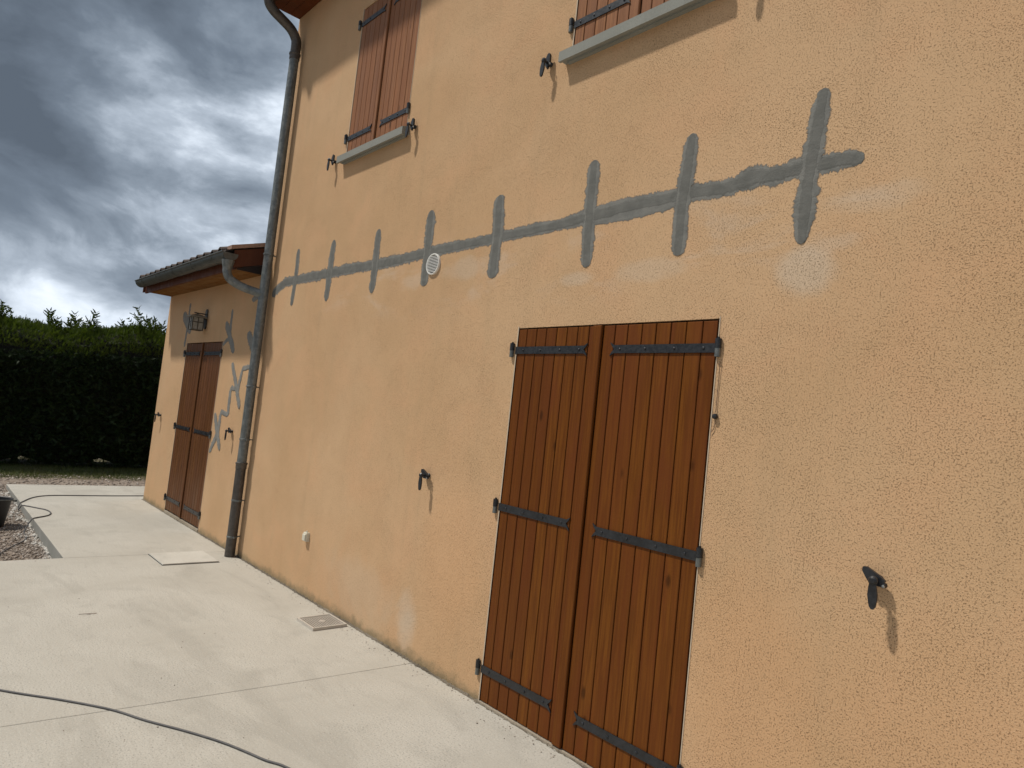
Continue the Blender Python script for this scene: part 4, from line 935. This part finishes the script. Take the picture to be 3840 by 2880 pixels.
# opaque twiggy heart, open near the ground
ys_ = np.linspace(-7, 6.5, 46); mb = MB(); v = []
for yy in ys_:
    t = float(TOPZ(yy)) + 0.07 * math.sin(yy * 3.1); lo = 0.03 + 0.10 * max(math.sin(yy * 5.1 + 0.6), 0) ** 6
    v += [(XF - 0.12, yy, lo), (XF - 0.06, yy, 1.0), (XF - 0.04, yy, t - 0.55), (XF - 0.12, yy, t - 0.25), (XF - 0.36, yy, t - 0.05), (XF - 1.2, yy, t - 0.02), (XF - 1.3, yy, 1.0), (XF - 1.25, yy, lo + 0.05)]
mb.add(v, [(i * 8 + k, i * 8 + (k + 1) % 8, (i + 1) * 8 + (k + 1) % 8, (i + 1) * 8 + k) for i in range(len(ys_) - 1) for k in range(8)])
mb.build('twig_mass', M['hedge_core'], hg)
for yy in np.arange(-6.6, 6.4, 0.62):
    yj = yy + random.uniform(-.12, .12); xj = XF - 0.62 + random.uniform(-.1, .1)
    MB().tube([(xj, yj, -0.1), (xj + random.uniform(-.03, .03), yj, 0.4), (xj, yj + random.uniform(-.05, .05), 1.0)], [0.055, 0.045, 0.035], 8).build('trunk', M['bark'], hg, smooth=True)
# loose shoots above the clip line
def shoot(x, y, z0, h, lean, dense, seed):
    r = np.random.default_rng(seed); tris = []
    def frond(p, d, L, depth):
        d = d / np.linalg.norm(d); steps = 7 if depth else max(int(L / 0.045), 6)
        q = p.copy()
        side = np.cross(d, r.normal(0, 1, 3)); side /= np.linalg.norm(side)
        for i in range(steps):
            t = i / steps; w = (0.009 if depth == 0 else 0.007) * (1 - 0.6 * t)
            nq = q + d * (L / steps)
            for s2 in (side, np.cross(d, side)): tris.append([q - s2 * w, q + s2 * w, nq])
            if depth == 0 and i > 0:
                for sg in (1, -1):
                    if r.random() < dense:
                        bd_ = d * 0.75 + side * sg * r.uniform(0.6, 1.0) + r.normal(0, 0.25, 3); frond(q.copy(), bd_, L * (0.50 * (1 - t) + 0.10) * r.uniform(0.7, 1.15), 1)
                if i % 2 == 0: side = side * math.cos(1.2) + np.cross(d, side) * math.sin(1.2)
            elif depth == 1:
                for sg in (1, -1):
                    ll = L * 0.30 * (1 - 0.6 * t) * r.uniform(0.7, 1.2); e = q + d * ll * 0.8 + side * sg * ll * 0.8
                    tris.append([q, q + d * 0.018, e])
                    tris.append([q + d * 0.004, e, q + d * 0.034])
            q = nq; d = d + np.array([0, lean * 0.05, 0.0]) + r.normal(0, 0.05, 3); d /= np.linalg.norm(d)
    frond(np.array([x, y, z0]), np.array([r.normal(0, .08), lean, 1.0]), h, 0)
    V = np.array(tris).reshape(-1, 3)
    return raw_mesh('shoot', V, np.arange(len(V)).reshape(-1, 3), M['hedge_top'], hg, r.random(len(V)), loc=(x, y, z0))
SH = [(-1.56, 2.25, .75, -.25, .9), (-1.40, 2.25, .45, -.1, 1), (-1.33, 2.25, .40, .2, 1), (-1.48, 2.25, .55, -.35, 1), (-1.25, 2.28, .32, .3, 1), (-1.20, 2.3, .30, .1, 1), (-1.72, 2.2, .55, -.3, .9), (-1.95, 2.2, .7, -.2, .9),
      (-.82, 2.32, .58, .02, 1), (-.76, 2.32, .42, -.25, 1), (-.88, 2.32, .36, .3, 1), (-.95, 2.30, .30, -.2, 1), (-.60, 2.35, .32, -.4, 1), (-.45, 2.35, .42, -.3, 1), (-.36, 2.36, .52, -.1, 1), (-.30, 2.36, .58, .2, 1), (-.24, 2.36, .48, .35, 1), (-.40, 2.36, .38, .4, 1), (-.52, 2.36, .28, .1, 1),
      (-.05, 2.4, .22, .1, 1), (.12, 2.42, .20, -.1, 1), (.36, 2.45, .42, -.3, .95), (.42, 2.45, .36, .05, 1), (.46, 2.46, .30, .3, 1), (.66, 2.48, .70, -.1, .75), (.74, 2.48, .55, .25, .85), (.80, 2.48, .42, .05, 1), (.88, 2.49, .45, .2, 1), (.95, 2.5, .5, -.1, 1), (1.1, 2.5, .5, .1, 1), (1.5, 2.5, .6, 0, 1), (2.1, 2.6, .5, .1, 1), (-2.4, 2.2, .5, .1, 1), (-3.1, 2.15, .6, 0, 1), (-4.2, 2.1, .5, 0, 1)]
for i, (yy, z0, h, lean, dn) in enumerate(SH):
    for j in range(2): shoot(XF - 0.30 - 0.25 * ((i * 7 + j * 3) % 3), yy + 0.05 * j, z0 - 0.05, h * (1 if j == 0 else 0.75), lean + 0.15 * j, dn, 300 + i * 2 + j)
